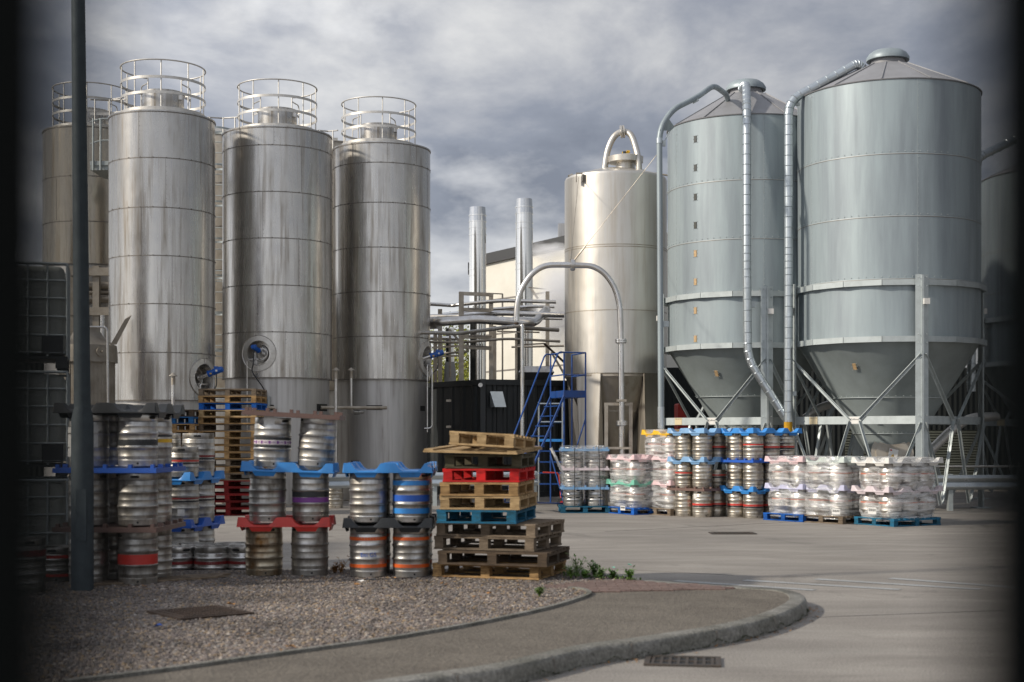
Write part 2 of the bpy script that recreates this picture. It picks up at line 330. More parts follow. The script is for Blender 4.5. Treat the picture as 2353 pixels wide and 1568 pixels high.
def patchy(m, r):
    """soil and damp patches worked into the gravel"""
    t = m.node_tree; n = t.nodes; l = t.links; c = n.new('ShaderNodeTexCoord'); x = n.new('ShaderNodeTexNoise'); l.new(c.outputs['Object'], x.inputs['Vector']); x.inputs['Scale'].default_value = .8; x.inputs['Detail'].default_value = 7; x.inputs['Roughness'].default_value = .62
    mr = n.new('ShaderNodeMapRange'); l.new(x.outputs[0], mr.inputs[0]); mr.inputs[1].default_value = .38; mr.inputs[2].default_value = .62; mr.inputs[3].default_value = .55; mr.inputs[4].default_value = 1.0
    hs = n.new('ShaderNodeHueSaturation'); l.new(mr.outputs[0], hs.inputs['Value']); l.new(r.outputs[0], hs.inputs['Color']); l.new(hs.outputs[0], n['Principled BSDF'].inputs['Base Color'])
def gravel_mat():
    m = bpy.data.materials.new('gravel'); m.use_nodes = True; t = m.node_tree; n = t.nodes; l = t.links; b = n['Principled BSDF']; b.inputs['Roughness'].default_value = .85
    c = n.new('ShaderNodeTexCoord'); v = n.new('ShaderNodeTexVoronoi'); v.inputs['Scale'].default_value = 36; l.new(c.outputs['Object'], v.inputs['Vector'])
    s = n.new('ShaderNodeSeparateColor'); l.new(v.outputs['Color'], s.inputs[0])
    r = n.new('ShaderNodeValToRGB'); l.new(s.outputs[0], r.inputs[0]); e = r.color_ramp.elements
    for i, (p, cc) in enumerate([(0, (.085, .072, .062)), (.3, (.16, .13, .115)), (.55, (.235, .19, .165)), (.8, (.21, .165, .105)), (1, (.34, .30, .27))]):
        if i > 1: e.new(p)
    for i, (p, cc) in enumerate([(0, (.085, .072, .062)), (.3, (.16, .13, .115)), (.55, (.235, .19, .165)), (.8, (.21, .165, .105)), (1, (.34, .30, .27))]):
        e[i].position = p; e[i].color = (*cc, 1)
    patchy(m, r)
    bp = n.new('ShaderNodeBump'); bp.invert = True; l.new(v.outputs['Distance'], bp.inputs['Height']); bp.inputs['Distance'].default_value = .02; l.new(bp.outputs[0], b.inputs['Normal']); return m
M['gravel'] = gravel_mat()
def stone_mat():
    m = bpy.data.materials.new('stones'); m.use_nodes = True; t = m.node_tree; n = t.nodes; l = t.links; b = n['Principled BSDF']; b.inputs['Roughness'].default_value = .8
    g = n.new('ShaderNodeNewGeometry'); r = n.new('ShaderNodeValToRGB'); l.new(g.outputs['Random Per Island'], r.inputs[0]); e = r.color_ramp.elements
    cs = [(0, (.09, .078, .068)), (.22, (.165, .135, .12)), (.5, (.25, .205, .18)), (.7, (.20, .19, .18)), (.86, (.29, .20, .11)), (1, (.42, .38, .34))]
    while len(e) < len(cs): e.new(.5)
    for i, (p, cc) in enumerate(cs): e[i].position = p; e[i].color = (*cc, 1)
    patchy(m, r); return m
M['stone'] = stone_mat()

def sheet(name, pts, z, m, kind='structure'):
    mb = MB(); mb.add([(p[0], p[1], z) for p in pts], [tuple(range(len(pts)))])
    o = mb.build(name, m, smooth=0); o['kind'] = kind
    me = o.data
    if me.polygons[0].normal.z < 0: me.flip_normals()
    return o
yb = MB(); yb.add([(-900, -60, 0), (900, -60, 0), (900, 1500, 0), (-900, 1500, 0)], [(0, 1, 2, 3)])
struct(yb.build('yard', M['yard'], smooth=0))

KZ = .12
outer_v = [(944, 1565), (1166, 1533), (1357, 1490), (1496, 1471), (1667, 1444), (1762, 1422), (1826, 1397), (1849, 1379), (1838, 1365), (1800, 1356), (1735, 1351.5), (1635, 1345), (1496, 1334), (1400, 1320), (1318, 1308)]
outer = [G(x, y, KZ) for x, y in outer_v]
outer = [Vector((-4.5, 5.4, KZ)), Vector((-2.2, 7.45, KZ))] + outer
outer = [p for p in catmull([Vector((p.x, p.y, 0)) for p in outer], 6)]
back = [G(1200, 1307, KZ), G(900, 1308, KZ), G(560, 1310, KZ), G(200, 1313, KZ), G(0, 1316, KZ)]
poly = [(p.x, p.y) for p in outer] + [(p.x, p.y) for p in back] + [(-12, 16.0), (-12, 5.4)]
sheet('footpath', poly, KZ, M['path'])
# kerb stones swept along the outer edge
def sweep_strip(name, line, prof, m, closed=False):
    mb = MB(); n = len(line); k = len(prof); vs = []; fs = []
    for i, p in enumerate(line):
        t = (line[min(i + 1, n - 1)] - line[max(i - 1, 0)]); t.z = 0; t.normalize(); nrm = Vector((t.y, -t.x, 0))   # to the right of travel
        for (o, z) in prof: vs.append(Vector((p.x, p.y, 0)) + nrm * o + Vector((0, 0, z)))
    for i in range(n - 1):
        for j in range(k - 1): fs.append((i * k + j, (i + 1) * k + j, (i + 1) * k + j + 1, i * k + j + 1))
    mb.add(vs, fs); return mb.build(name, m, smooth=50)
kerb = struct(sweep_strip('kerb', outer, [(.03, -.01), (.02, .09), (.008, .118), (-.012, .128), (-.14, .128), (-.15, .11)], M['kerb']))

kj = MB(); acc = 0
for i in range(1, len(outer)):
    acc += (outer[i] - outer[i - 1]).length
    if acc > .9:
        acc = 0; d = (outer[i] - outer[i - 1]).normalized(); n_ = Vector((d.y, -d.x, 0)); b0 = Vector((outer[i].x, outer[i].y, 0))
        kj.bar(b0 - n_ * .14 + Vector((0, 0, .1265)), b0 - n_ * .004 + Vector((0, 0, .1265)), .016, .006); kj.bar(b0 + n_ * .024 + Vector((0, 0, .0)), b0 + n_ * .014 + Vector((0, 0, .115)), .012, .012, up=n_)
struct(kj.build('kerb_joint', M['seam'], smooth=0))
edge_v = [(150, 1572), (366, 1545), (637, 1506.8), (862, 1475.5), (976, 1457), (1116, 1431.5), (1255, 1401), (1331, 1378), (1353, 1368), (1347, 1360.5), (1322, 1355), (1240, 1351)]
edge = catmull([Vector((G(x, y, KZ).x, G(x, y, KZ).y, 0)) for x, y in edge_v], 5)
struct(sweep_strip('gravel_edging', edge[:-4], [(.025, .12), (.025, .145), (-.02, .147), (-.02, .12)], M['kerb']))
gv = [(p.x, p.y) for p in edge] + [tuple(G(x, y, KZ)[:2]) for x, y in [(1330, 1342), (1458, 1333), (1418, 1327.5), (1318, 1310), (1200, 1309.5), (900, 1310.5), (560, 1312.5), (200, 1315.5), (0, 1319)]] + [(-11, 15.8), (-11, 6.2), (-5.5, 6.2)]
sheet('gravel_bed', gv, KZ + .006, M['gravel'])
# brick paver strip with real joints
bp_ = [G(x, y, KZ) for x, y in [(1240, 1351), (1344, 1338), (1458, 1334), (1560, 1343), (1692, 1354), (1500, 1359), (1356, 1362.5), (1347, 1360.5), (1322, 1355)]]
sheet('brick_paving', [(p.x, p.y) for p in bp_], KZ + .004, M['pavers'])
def inside(px, py, pl):
    c = False; j = len(pl) - 1
    for i in range(len(pl)):
        xi, yi = pl[i]; xj, yj = pl[j]
        if (yi > py) != (yj > py) and px < (xj - xi) * (py - yi) / (yj - yi) + xi: c = not c
        j = i
    return c
bpl = [(p.x, p.y) for p in bp_]; mb = MB()
for i in range(-10, 40):
    for j in range(-30, 60):
        x = bpl[0][0] - 1 + i * .21 + (j % 2) * .105; y = 12.4 + j * .105
        if inside(x, y, bpl): mb.box((x, y, KZ + .006), (.2, .095, .012 + random.random() * .003))
struct(mb.build('brick_pavers', M['pavers'], smooth=0))

# loose stones over the gravel bed (numpy, one object)
def stones(n, pl, seed, smin, smax, zb, ymax=99):
    rg = np.random.default_rng(seed); xs = [p[0] for p in pl]; ys = [p[1] for p in pl]
    out_ = []
    while len(out_) < n:
        y = rg.uniform(max(min(ys), 6.3), max(ys)); x = rg.uniform(max(min(xs), -.40 * y), max(xs))
        if inside(x, y, pl): out_.append((x, y))
    pts = np.array(out_); ph = (1 + 5 ** .5) / 2
    oc = np.array([(1, 0, 0), (-1, 0, 0), (0, 1, 0), (0, -1, 0), (0, 0, 1), (.62, .62, .5), (-.62, .62, .5), (-.62, -.62, .5), (.62, -.62, .5)], float)
    fs = np.array([(4, 5, 6), (4, 6, 7), (4, 7, 8), (4, 8, 5), (5, 2, 6), (6, 1, 7), (7, 3, 8), (8, 0, 5)])
    fsx = np.array([(0, 2, 5), (2, 1, 6), (1, 3, 7), (3, 0, 8)]); fs = np.vstack([fs, fsx])
    m = len(pts); s = rg.uniform(smin, smax, (m, 1, 1)) * (1 + .35 * rg.standard_normal((m, 1, 3)).clip(-1.5, 1.5)) * np.array([1, 1, .62])
    a = rg.uniform(0, 6.28, m); ca, sa = np.cos(a), np.sin(a)
    v = oc[None] * s * (1 + .18 * rg.standard_normal((m, 9, 1)))
    x = v[:, :, 0] * ca[:, None] - v[:, :, 1] * sa[:, None]; y = v[:, :, 0] * sa[:, None] + v[:, :, 1] * ca[:, None]
    v = np.stack([x + pts[:, 0:1], y + pts[:, 1:2], v[:, :, 2] + zb - smin * .15], -1).reshape(-1, 3)
    f = (fs[None] + (np.arange(m) * 9)[:, None, None]).reshape(-1, 3)
    me = bpy.data.meshes.new('gravel_stones'); me.from_pydata(v.tolist(), [], f.tolist()); me.materials.append(M['stone']); return me
me = stones(42000, gv, 3, .010, .019, KZ + .008)
so_ = bpy.data.objects.new('gravel_stones', me); COL.objects.link(so_); so_['kind'] = 'stuff'
tag(so_, 'loose pinkish grey and ochre gravel stones in front of the kegs', 'gravel')

# faded road markings on the yard beyond the kerb tip
zz = lambda x, y: (862 + .634 * x, 1235 + .634 * y)
for (a, b, w) in [((1090, 158), (1590, 193), 5), ((1340, 156), (1900, 191), 4.5), ((1600, 152), (2190, 190), 4.5), ((1870, 149), (2330, 184), 4)]:
    pa, pb = G(*zz(*a)), G(*zz(*b)); d = (pb - pa).normalized(); q = Vector((-d.y, d.x, 0)) * .09
    mb = MB(); pts = [pa + q * .7, pa - q, pb - q * .6, pb + q]; mb.add([(p.x, p.y, .004) for p in pts], [(0, 1, 2, 3)])
    o = struct(mb.build('road_marking', M['mark'], smooth=0))
    if o.data.polygons[0].normal.z < 0: o.data.flip_normals()
# expansion joints cut in the yard slab
for a, b in [(zz(1560, 292), zz(2353, 262)), ((1390, 1222), (1900, 1196)), (zz(720, 108), zz(1300, 138))]:
    pa, pb = G(*a), G(*b); mb = MB(); mb.bar((pa.x, pa.y, .001), (pb.x, pb.y, .001), .02, .004); struct(mb.build('yard_joint', M['seam'], smooth=0))

def grate(label, xv, yv, w, d, rot, m):
    p = G(xv, yv); t = thing('drain_grate', label, 'drain grate', (p.x, p.y, .004), (0, 0, rot), local=True)
    f = MB(); f.box((0, -d / 2 + .02, .006), (w, .04, .012)); f.box((0, d / 2 - .02, .006), (w, .04, .012)); f.box((-w / 2 + .02, 0, .006), (.04, d - .08, .012)); f.box((w / 2 - .02, 0, .006), (.04, d - .08, .012)); f.build('frame', m, t)
    b = MB(); k = int(w / .06)
    for i in range(1, k): b.box((-w / 2 + i * w / k, 0, .004), (.022, d - .08, .008))
    b.box((0, 0, .004), (w - .08, .02, .0079)); b.build('grating', m, t)
    h = MB(); h.box((0, 0, .0005), (w - .08, d - .08, .001)); h.build('pit', M['hole'], t)
M['iron'] = mat('cast_iron', (.06, .055, .05), .7, .3, 14, .5, (.10, .06, .035))
grate('rusty slotted drain grate in the road beside the near kerb', 1569, 1522, .55, .42, R(-8), M['iron'])
grate('small dark drain grate far out in the yard before the stacked kegs', 1683, 1226.5, .75, .42, R(0), M['iron'])
# manhole cover in the gravel
p = G(460, 1413, KZ); t = thing('manhole_cover', 'rusty brown square manhole cover lying in the gravel', 'manhole cover', (p.x, p.y, KZ + .02), (0, 0, R(38)), local=True)
b = MB(); b.box((0, 0, .004), (.56, .56, .02)); 
for i in range(-4, 5):
    for j in range(-4, 5): b.box((i * .056, j * .056, .0165), (.04, .02, .006), Euler((0, 0, R(45 if (i + j) % 2 else -45))).to_matrix())
M['rust'] = mat('rusty_iron', (.06, .038, .026), .85, .2, 12, .7, (.03, .022, .016), bump=.3)
b.build('cover_plate', M['rust'], t); b = MB()
for s in (-1, 1): b.box((s * .31, 0, -.006), (.05, .67, .03)); b.box((0, s * .31, -.006), (.57, .05, .03))
b.build('frame', M['rust'], t)
# plank lying on gravel
pa, pb = G(212, 1350, KZ), G(500, 1331, KZ)
b = MB(); z0 = Vector((0, 0, .025))
for k in range(4):
    q = Vector((0.02, .11, 0)) * k; b.bar(pa + q + z0, pb + q + z0 + Vector((random.uniform(-.08, .03), 0, 0)), .1, .02)
b.bar(pa + Vector((.3, 0, .008)), pa + Vector((.36, .36, .008)), .08, .015); b.bar(pb + Vector((-.4, 0, .008)), pb + Vector((-.34, .36, .008)), .08, .015)
tag(b.build('timber_boards', M['w_grey'], org=pa), 'grey weathered timber boards lying flat on the gravel before the keg stacks', 'board')

# ---- weeds and litter
M['leafg'] = mat('weed_leaf', (.07, .16, .025), .6, 0, 5, .5, (.14, .18, .03), rand=.2)
M['leafdry'] = mat('dry_leaf', (.32, .16, .05), .8, 0, 9, .5, (.2, .1, .04), rand=.3)
def weed(p, h, n, m, label, rg):
    b = MB()
    for i in range(n):
        a = rg.uniform(0, 6.28); ln = h * rg.uniform(.5, 1); lean = rg.uniform(.1, .7)
        top = Vector((math.cos(a) * lean * ln, math.sin(a) * lean * ln, ln)); b.tube([(0, 0, 0), top * .5 + Vector((0, 0, ln * .08)), top], [.003, .0025, .001], 4)
        for k in range(7):
            q = top * rg.uniform(.25, 1); d = Vector((rg.uniform(-1, 1), rg.uniform(-1, 1), rg.uniform(-.2, .7))).normalized(); s = rg.uniform(.014, .032)
            e = d.cross(Vector((0, 0, 1))).normalized() * s * .45
            b.add([q, q + d * s + e, q + d * s * 2, q + d * s - e], [(0, 1, 2, 3)])
    o = b.build('weed', m, org=(0, 0, 0), smooth=0); o.location = p
    return tag(o, label, 'weed', 'weeds along the gravel edge')
rg = random.Random(5)
for (x, y, h, n, lb) in [(1312, 1330, .16, 7, 'green weed clump hard against the bottom pallet corner'), (1327, 1322, .24, 6, 'tallest thin green weed right of the pallet pile'), (1343, 1330, .13, 8, 'low green weed, second clump out from the pallet pile'),
                      (1366, 1326, .17, 9, 'bushy green weed midway along the gravel edge'), (1382, 1331, .12, 8, 'flat green weed just past the midway bushy weed'), (1410, 1330, .09, 9, 'small creeping weed near the brick paving'),
                      (1447, 1333, .13, 9, 'round green weed at the far end of the gravel edge'), (1240, 1372, .09, 5, 'tiny weed alone in the gravel near the kerbed bend')]:
    weed(G(x, y, KZ + .01), h, n * 2, M['leafg'], lb, rg)
weed(G(783, 1318, KZ), .2, 10, M['leafdry'], 'dry brown weed between the two middle keg stacks', rg); weed(G(768, 1319, KZ), .11, 12, M['leafdry'], 'low dead weed beside the grey bottom keg', rg)
def leaf(p, s, m, label, cat, rg):
    b = MB(); k = 7; vs = [(math.cos(6.283 * i / k) * s * rg.uniform(.6, 1), math.sin(6.283 * i / k) * s * .6 * rg.uniform(.6, 1), rg.uniform(0, s * .5)) for i in range(k)] + [(0, 0, s * .12)]
    b.add(vs, [(i, (i + 1) % k, k) for i in range(k)]); o = b.build(cat.replace(' ', '_'), m, smooth=0); o.location = p; o.rotation_euler = (0, 0, rg.uniform(0, 6)); return tag(o, label, cat)
for (x, y, lb) in [(1120, 1365, 'orange dead leaf lying before the pallet pile'), (1026, 1328, 'pale dead leaf by the foot of the striped kegs'), (905, 1330, 'brown dead leaf in front of the handwritten keg'),
                   (745, 1331, 'yellow dead leaf below the grey bottom keg'), (668, 1488, 'orange dead leaf near the gravel edging'), (530, 1390, 'brown dead leaf behind the manhole cover'), (820, 1345, 'small rusty leaf in the middle of the gravel')]:
    leaf(G(x, y, KZ + .03), .05, M['leafdry'], lb, 'dead leaf', rg)
leaf(G(828, 1338, KZ + .03), .05, M['label'], 'white crumpled paper scrap on the gravel before the keg stacks', 'litter', rg)
leaf(G(360, 1381, KZ + .03), .045, M['label'], 'white crumpled scrap lying in the shaded gravel', 'litter', rg)
leaf(G(366, 1440, KZ + .03), .05, M['p_blue'], 'thin blue plastic scrap in the gravel below the manhole cover', 'litter', rg)
for x, lb in [(1409, 'left green plastic sliver on the yard past the weeds'), (1447, 'right green plastic sliver on the yard past the weeds')]:
    leaf(G(x, 1300 if x > 1420 else 1306, .01), .05, M['p_green'], lb, 'litter', rg)

# leaf litter and straggling weeds nobody would count, gathered along edges
def litter_mesh(line, n, spread, m, name, up, smin, smax, seed):
    rg = random.Random(seed); b = MB()
    for k in range(n):
        i = rg.randrange(len(line) - 1); p = line[i].lerp(line[i + 1], rg.random()); q = Vector((p.x + rg.gauss(0, spread), p.y + rg.gauss(0, spread), p.z)); s = rg.uniform(smin, smax)
        if up:
            for j in range(rg.randint(3, 7)):
                d = Vector((rg.uniform(-1, 1), rg.uniform(-1, 1), rg.uniform(.4, 2))).normalized() * s; e = Vector((d.y, -d.x, 0)).normalized() * s * .12
                b.add([q - e, q + e, q + d * .6 + e, q + d, q + d * .6 - e], [(0, 1, 2, 3, 4)])
        else:
            a = rg.uniform(0, 6.28); d = Vector((math.cos(a), math.sin(a), rg.uniform(-.1, .5))) * s; e = Vector((-math.sin(a), math.cos(a), rg.uniform(-.2, .2))) * s * .5
            b.add([q - d, q + e, q + d, q - e], [(0, 1, 2, 3)])
    o = b.build(name, m, smooth=0); o['kind'] = 'stuff'; return o
wl = [G(x, y, KZ + .005) for x, y in [(1300, 1318), (1330, 1326), (1370, 1328), (1418, 1330), (1456, 1334)]]
tag(litter_mesh(wl, 120, .05, M['leafg'], 'ground_weeds', True, .015, .05, 1), 'low straggling green weeds along the back edge of the gravel', 'weeds')
gl2 = [Vector((p.x + .08, p.y - .04, .008)) for p in outer[10:70]]
tag(litter_mesh(gl2, 260, .045, M['leafdry'], 'leaf_litter', False, .006, .022, 2), 'dry leaf crumbs gathered in the gutter along the kerb', 'leaf litter')
ll = [G(x, y, KZ + .025) for x, y in [(250, 1345), (600, 1335), (980, 1335), (1180, 1352), (900, 1420), (500, 1470), (800, 1380), (1100, 1340)]]
tag(litter_mesh(ll, 90, .35, M['leafdry'], 'leaf_litter', False, .012, .03, 7), 'scattered brown leaves strewn over the gravel', 'leaf litter')
ms = [Vector((p.x + .022, p.y - .022, .004 + .05 * abs(math.sin(i * 1.7)) * (i % 3 == 0))) for i, p in enumerate(outer[8:62])]
M['moss'] = mat('moss', (.05, .065, .02), .95, 0, 9, .6, (.025, .03, .015))
tag(litter_mesh(ms, 900, .008, M['moss'], 'kerb_moss', True, .006, .014, 4), 'dark moss growing at the foot of the kerb', 'moss')
# ================================================================ BIG STRUCTURES
def octa(mb, p, s):
    p = Vector(p); vs = [p + Vector(d) * s for d in ((1, 0, 0), (-1, 0, 0), (0, 1, 0), (0, -1, 0), (0, 0, 1), (0, 0, -1))]
    mb.add(vs, [(0, 2, 4), (2, 1, 4), (1, 3, 4), (3, 0, 4), (2, 0, 5), (1, 2, 5), (3, 1, 5), (0, 3, 5)])
def ring(mb, c, r, z, h, th, seg=64, a0=0, a1=2 * math.pi):
    mb.lathe([(r, z - h / 2), (r + th, z - h / 2), (r + th, z + h / 2), (r, z + h / 2), (r, z - h / 2)], seg, (c[0], c[1], 0), a0, a1)
def cyl_pt(c, r, ang, z):      # ang measured from the camera-facing side, positive to the right
    return Vector((c[0] + r * math.sin(ang), c[1] - r * math.cos(ang), z))

def motor(parent, base, d, s=1.0):
    """agitator drive: steel neck, blue gearbox and motor with tags, along d"""
    d = Vector(d).normalized(); b = MB(); base = Vector(base)
    b.tube([base, base + d * .12 * s], .085 * s, 16); b.tube([base + d * .12 * s, base + d * .30 * s], [.06 * s, .05 * s], 16); b.tube([base + d * .02 * s, base + d * .04 * s], .14 * s, 20)
    mo = b.build('drive_neck', M['steel'], parent)
    b = MB(); e = base + d * .30 * s
    b.tube([e, e + d * .03 * s], .095 * s, 16); b.tube([e + d * .03 * s, e + d * .16 * s], .078 * s, 14); b.tube([e + d * .16 * s, e + d * .18 * s], .09 * s, 16)
    b.tube([e + d * .19 * s, e + d * .36 * s], .082 * s, 16); b.tube([e + d * .36 * s, e + d * .42 * s], [.088 * s, .07 * s], 16)
    side = d.cross(Vector((0, 0, 1))).normalized(); b.box(e + d * .26 * s + side.cross(d) * .09 * s, (.1 * s, .1 * s, .07 * s))
    m = b.build('drive_motor', M['motor'], parent)
    b = MB(); b.box(e + d * .26 * s + side.cross(d) * .127 * s, (.05 * s, .05 * s, .006)); b.box(e + d * .27 * s + side * .083 * s, (.05 * s, .008, .05 * s)); b.build('data_plate', M['p_white'], m)
    b = MB(); b.box(e + d * .10 * s + side * .080 * s + Vector((0, 0, -.02)), (.05 * s, .01, .035 * s)); b.build('warning_tag', M['p_yellow'], m)
    return e

def tank(name, label, xv, Rp, D, ytan, ybot, yseams, mt='clad', skirt=.95, manway=None, ring_px=None, vseams=(), ring_x=0, cat='tank'):
    s = F / D; c = XD(xv, D); r = Rp / s; zt = ZY(ytan, D - 0); zb = ZY(ybot, D - r * .6)
    t = thing(name, label, cat, (c.x, c.y, 0), group='stainless fermentation tanks')
    # cladding as a grid, with a hole where the manway is recessed
    seg = 144; dz = .06; rows = max(2, int((zt - zb) / dz)); b = MB(); vs = []; fs = []
    for i in range(rows + 1):
        z = zb + (zt - zb) * i / rows
        for k in range(seg): vs.append(cyl_pt(c, r, 2 * math.pi * k / seg, z))
    hole = None
    if manway: ma, mz, mr = manway[0], ZY(manway[1], D - r * math.cos(manway[0])), manway[2]
    for i in range(rows):
        zc = zb + (zt - zb) * (i + .5) / rows
        for k in range(seg):
            if manway:
                a = 2 * math.pi * (k + .5) / seg; da = (a - ma + math.pi) % (2 * math.pi) - math.pi
                if (da * r) ** 2 + (zc - mz) ** 2 < (mr * .74) ** 2: continue
            k2 = (k + 1) % seg; fs.append((i * seg + k, i * seg + k2, (i + 1) * seg + k2, (i + 1) * seg + k))
    b.add(vs, fs); b.build('cladding', M[mt], t)
    b = MB(); b.lathe([(r, zt), (r + .018, zt), (r + .018, zt + .03), (r - .05, zt + .035), (.5, zt + .17), (0, zt + .19)], 72, (c.x, c.y, 0)); b.build('roof', M[mt], t)
    b = MB(); b.lathe([(r - .01, zb), (r * skirt, zb), (r * skirt, 0)], 72, (c.x, c.y, 0)); sk = b.build('skirt', M['skirt'], t)
    b = MB(); b.lathe([(r * skirt, 0), (r * skirt + .08, 0), (r * skirt + .08, .03), (r * skirt, .03)], 72, (c.x, c.y, 0)); b.build('base_plate', M['steel_dull'], t)
    for y in list(yseams):
        z = ZY(y, D - r); b = MB(); ring(b, c, r - .002, z, .022, .008, 96)
        for k in range(26): octa(b, cyl_pt(c, r + .010, 2 * math.pi * (k + .3) / 26, z + .012), .014)
        b.build('seam_band', M['seam'], t)
    b = MB(); ring(b, c, r, zb + .012, .022, .012, 96); ring(b, c, r - .001, zt - .01, .02, .012, 96); b.build('edge_trim', M['seam'], t)
    # vertical lap joints with rivets
    lv = sorted([zb] + [ZY(y, D - r) for y in yseams] + [zt]); b = MB(); rv = MB()
    for i in range(len(lv) - 1):
        for k in range(4):
            a = (vseams[i % len(vseams)] if vseams else .3) + k * math.pi / 2
            b.bar(cyl_pt(c, r, a, lv[i] + .02), cyl_pt(c, r, a, lv[i + 1] - .02), .007, .007, up=(math.sin(a), -math.cos(a), 0))
            n_ = int((lv[i + 1] - lv[i]) / .1)
            for j in range(1, n_): octa(b, cyl_pt(c, r + .002, a + .02 / r, lv[i] + j * .1), .009)
    b.build('lap_joint', M['seam'], t)
    if manway:
        nrm = Vector((math.sin(ma), -math.cos(ma), 0)); tan = Vector((math.cos(ma), math.sin(ma), 0)); pc = cyl_pt(c, r, ma, mz)
        def mp_(rr, ph, off):
            u = rr * math.cos(ph); w = rr * math.sin(ph); a = ma + u / r; return cyl_pt(c, r + off, a, mz + w)
        b = MB(); K = 48; prof = [(mr * .70, -.02), (mr * .70, .02), (mr * .97, .014), (mr, .03), (mr * 1.0, 0)]
        vs = [mp_(rr, 2 * math.pi * k / K, of) for rr, of in prof for k in range(K)]
        fs = [(i * K + k, i * K + (k + 1) % K, (i + 1) * K + (k + 1) % K, (i + 1) * K + k) for i in range(len(prof) - 1) for k in range(K)]
        b.add(vs, fs)
        for k in range(4): a = math.pi * (.5 * k + .5); b.bar(mp_(mr * .72, a, .03), mp_(mr * .98, a, .03), .014, .014)
        mw = b.build('manway_flange', M['rail'], t)
        # recess wall and dished tank wall behind
        b = MB(); pr = [(mr * .71, 0.0), (mr * .66, -.24)]
        vs = [mp_(rr, 2 * math.pi * k / K, of) for rr, of in pr for k in range(K)]
        b.add(vs, [(k, (k + 1) % K, K + (k + 1) % K, K + k) for k in range(K)]); b.build('recess_wall', M['clad'], mw)
        b = MB(); pr = [(mr * .66, -.24), (mr * .5, -.24), (mr * .45, -.215), (mr * .2, -.20), (0.0001, -.2)]
        vs = [mp_(rr, 2 * math.pi * k / K, of) for rr, of in pr for k in range(K)]
        b.add(vs, [(i * K + k, i * K + (k + 1) % K, (i + 1) * K + (k + 1) % K, (i + 1) * K + k) for i in range(len(pr) - 1) for k in range(K)]); b.build('manway_door', M['clad'], mw)
        b = MB(); path = [mp_(mr * .42, a_, -.17) for a_ in [x * math.pi / 10 for x in range(-6, 17)]]; b.tube(path, .016, 8); b.build('door_rim', M['steel'], mw)
        dirv = manway[3]; dv = tan * dirv[0] + nrm * dirv[1] + Vector((0, 0, dirv[2]))
        e = motor(t, mp_(.04, 0, -.2), dv, manway[4] if len(manway) > 4 else 1.0)
        b = MB(); q = mp_(mr * .36, -1.4, -.2); q2 = mp_(mr * .36, -1.4, .08); q3 = q2 + tan * (-.28); b.tube(fillet([q, q2, q3, q3 + Vector((0, 0, -1.7))], .06), .018, 8); b.tube([q, q + nrm * .05], .05, 12); b.build('sample_pipe', M['steel'], t)
        b = MB(); e2 = e + Vector(dv).normalized() * .2 + Vector((0, 0, -.06)); cb = catmull([e2, e2 + Vector((0, 0, -.3)) - tan * .02, pc + nrm * .12 + Vector((0, 0, -.45)) - tan * .1, pc + nrm * .05 + tan * .12 + Vector((0, 0, -.8)), pc + nrm * .0 + tan * .2 + Vector((0, 0, -1.05)), pc + nrm * .0 + tan * .2 + Vector((0, 0, -1.9))], 6); b.tube(cb, .014, 6); b.build('power_cable', M['p_black'], t)
        if manway[0] < 0.2 and manway[0] > -.5:
            b = MB(); q = pc + tan * .22 - nrm * .02; b.box(q + Vector((0, 0, -1.42)), (.11, .03, .85), Euler((0, 0, ma)).to_matrix()); b.build('cable_tray', M['galv_duct'], t)
    # neck and roof guard rail
    if ring_px:
        rr = ring_px / s; cx2 = XD(xv + ring_x, D); c2 = (cx2.x, cx2.y)
        b = MB(); b.lathe([(.47, zt + .08), (.47, zt + .62), (.49, zt + .62), (.49, zt + .66), (0, zt + .70)], 40, (c2[0], c2[1], 0)); b.box((c2[0] + .42, c2[1] - .2, zt + .52), (.12, .08, .1)); b.build('hatch', M['clad'], t)
        rz = [(.12, .085), (.48, .06), (.82, .06)]
        g = MB(); a0, a1 = R(125), R(125 + 312)
        g.tube([Vector((c2[0] + rr * math.cos(a0 + (a1 - a0) * k / 60), c2[1] + rr * math.sin(a0 + (a1 - a0) * k / 60), zt + 1.2)) for k in range(61)], .017, 8); gr = g.build('guard_rail', M['rail'], t)
        for dz_, hh in rz:
            b = MB(); ring(b, c2, rr, zt + dz_, hh, .008, 60, a0, a1); b.build('toe_band' if dz_ < .2 else 'rail_band', M['rail'], gr)
        for k in range(9):
            a = a0 + (a1 - a0) * (k + (0.02 if k == 0 else 0)) / 8; b = MB(); x, y = c2[0] + (rr - .02) * math.cos(a), c2[1] + (rr - .02) * math.sin(a); b.tube([(x, y, zt + .05), (x, y, zt + 1.19)], .015, 8); b.build('post', M['rail'], gr)
        # ladder entry hoops on the far side
        for a in (a0, a1):
            x, y = c2[0] + rr * math.cos(a), c2[1] + rr * math.sin(a); d = Vector((math.cos(a), math.sin(a), 0)) * .45
            b = MB(); b.tube(fillet([(x, y, zt + 1.1), Vector((x, y, zt + 1.1)) + d, Vector((x, y, zt - .4)) + d], .1), .015, 8)
            for zz_ in (.82, .48, .12): b.bar(Vector((x, y, zt + zz_)), Vector((x, y, zt + zz_)) + d, .008, .06)
            b.build('ladder_hoop', M['rail'], gr)
    return t, c, r, zt, zb

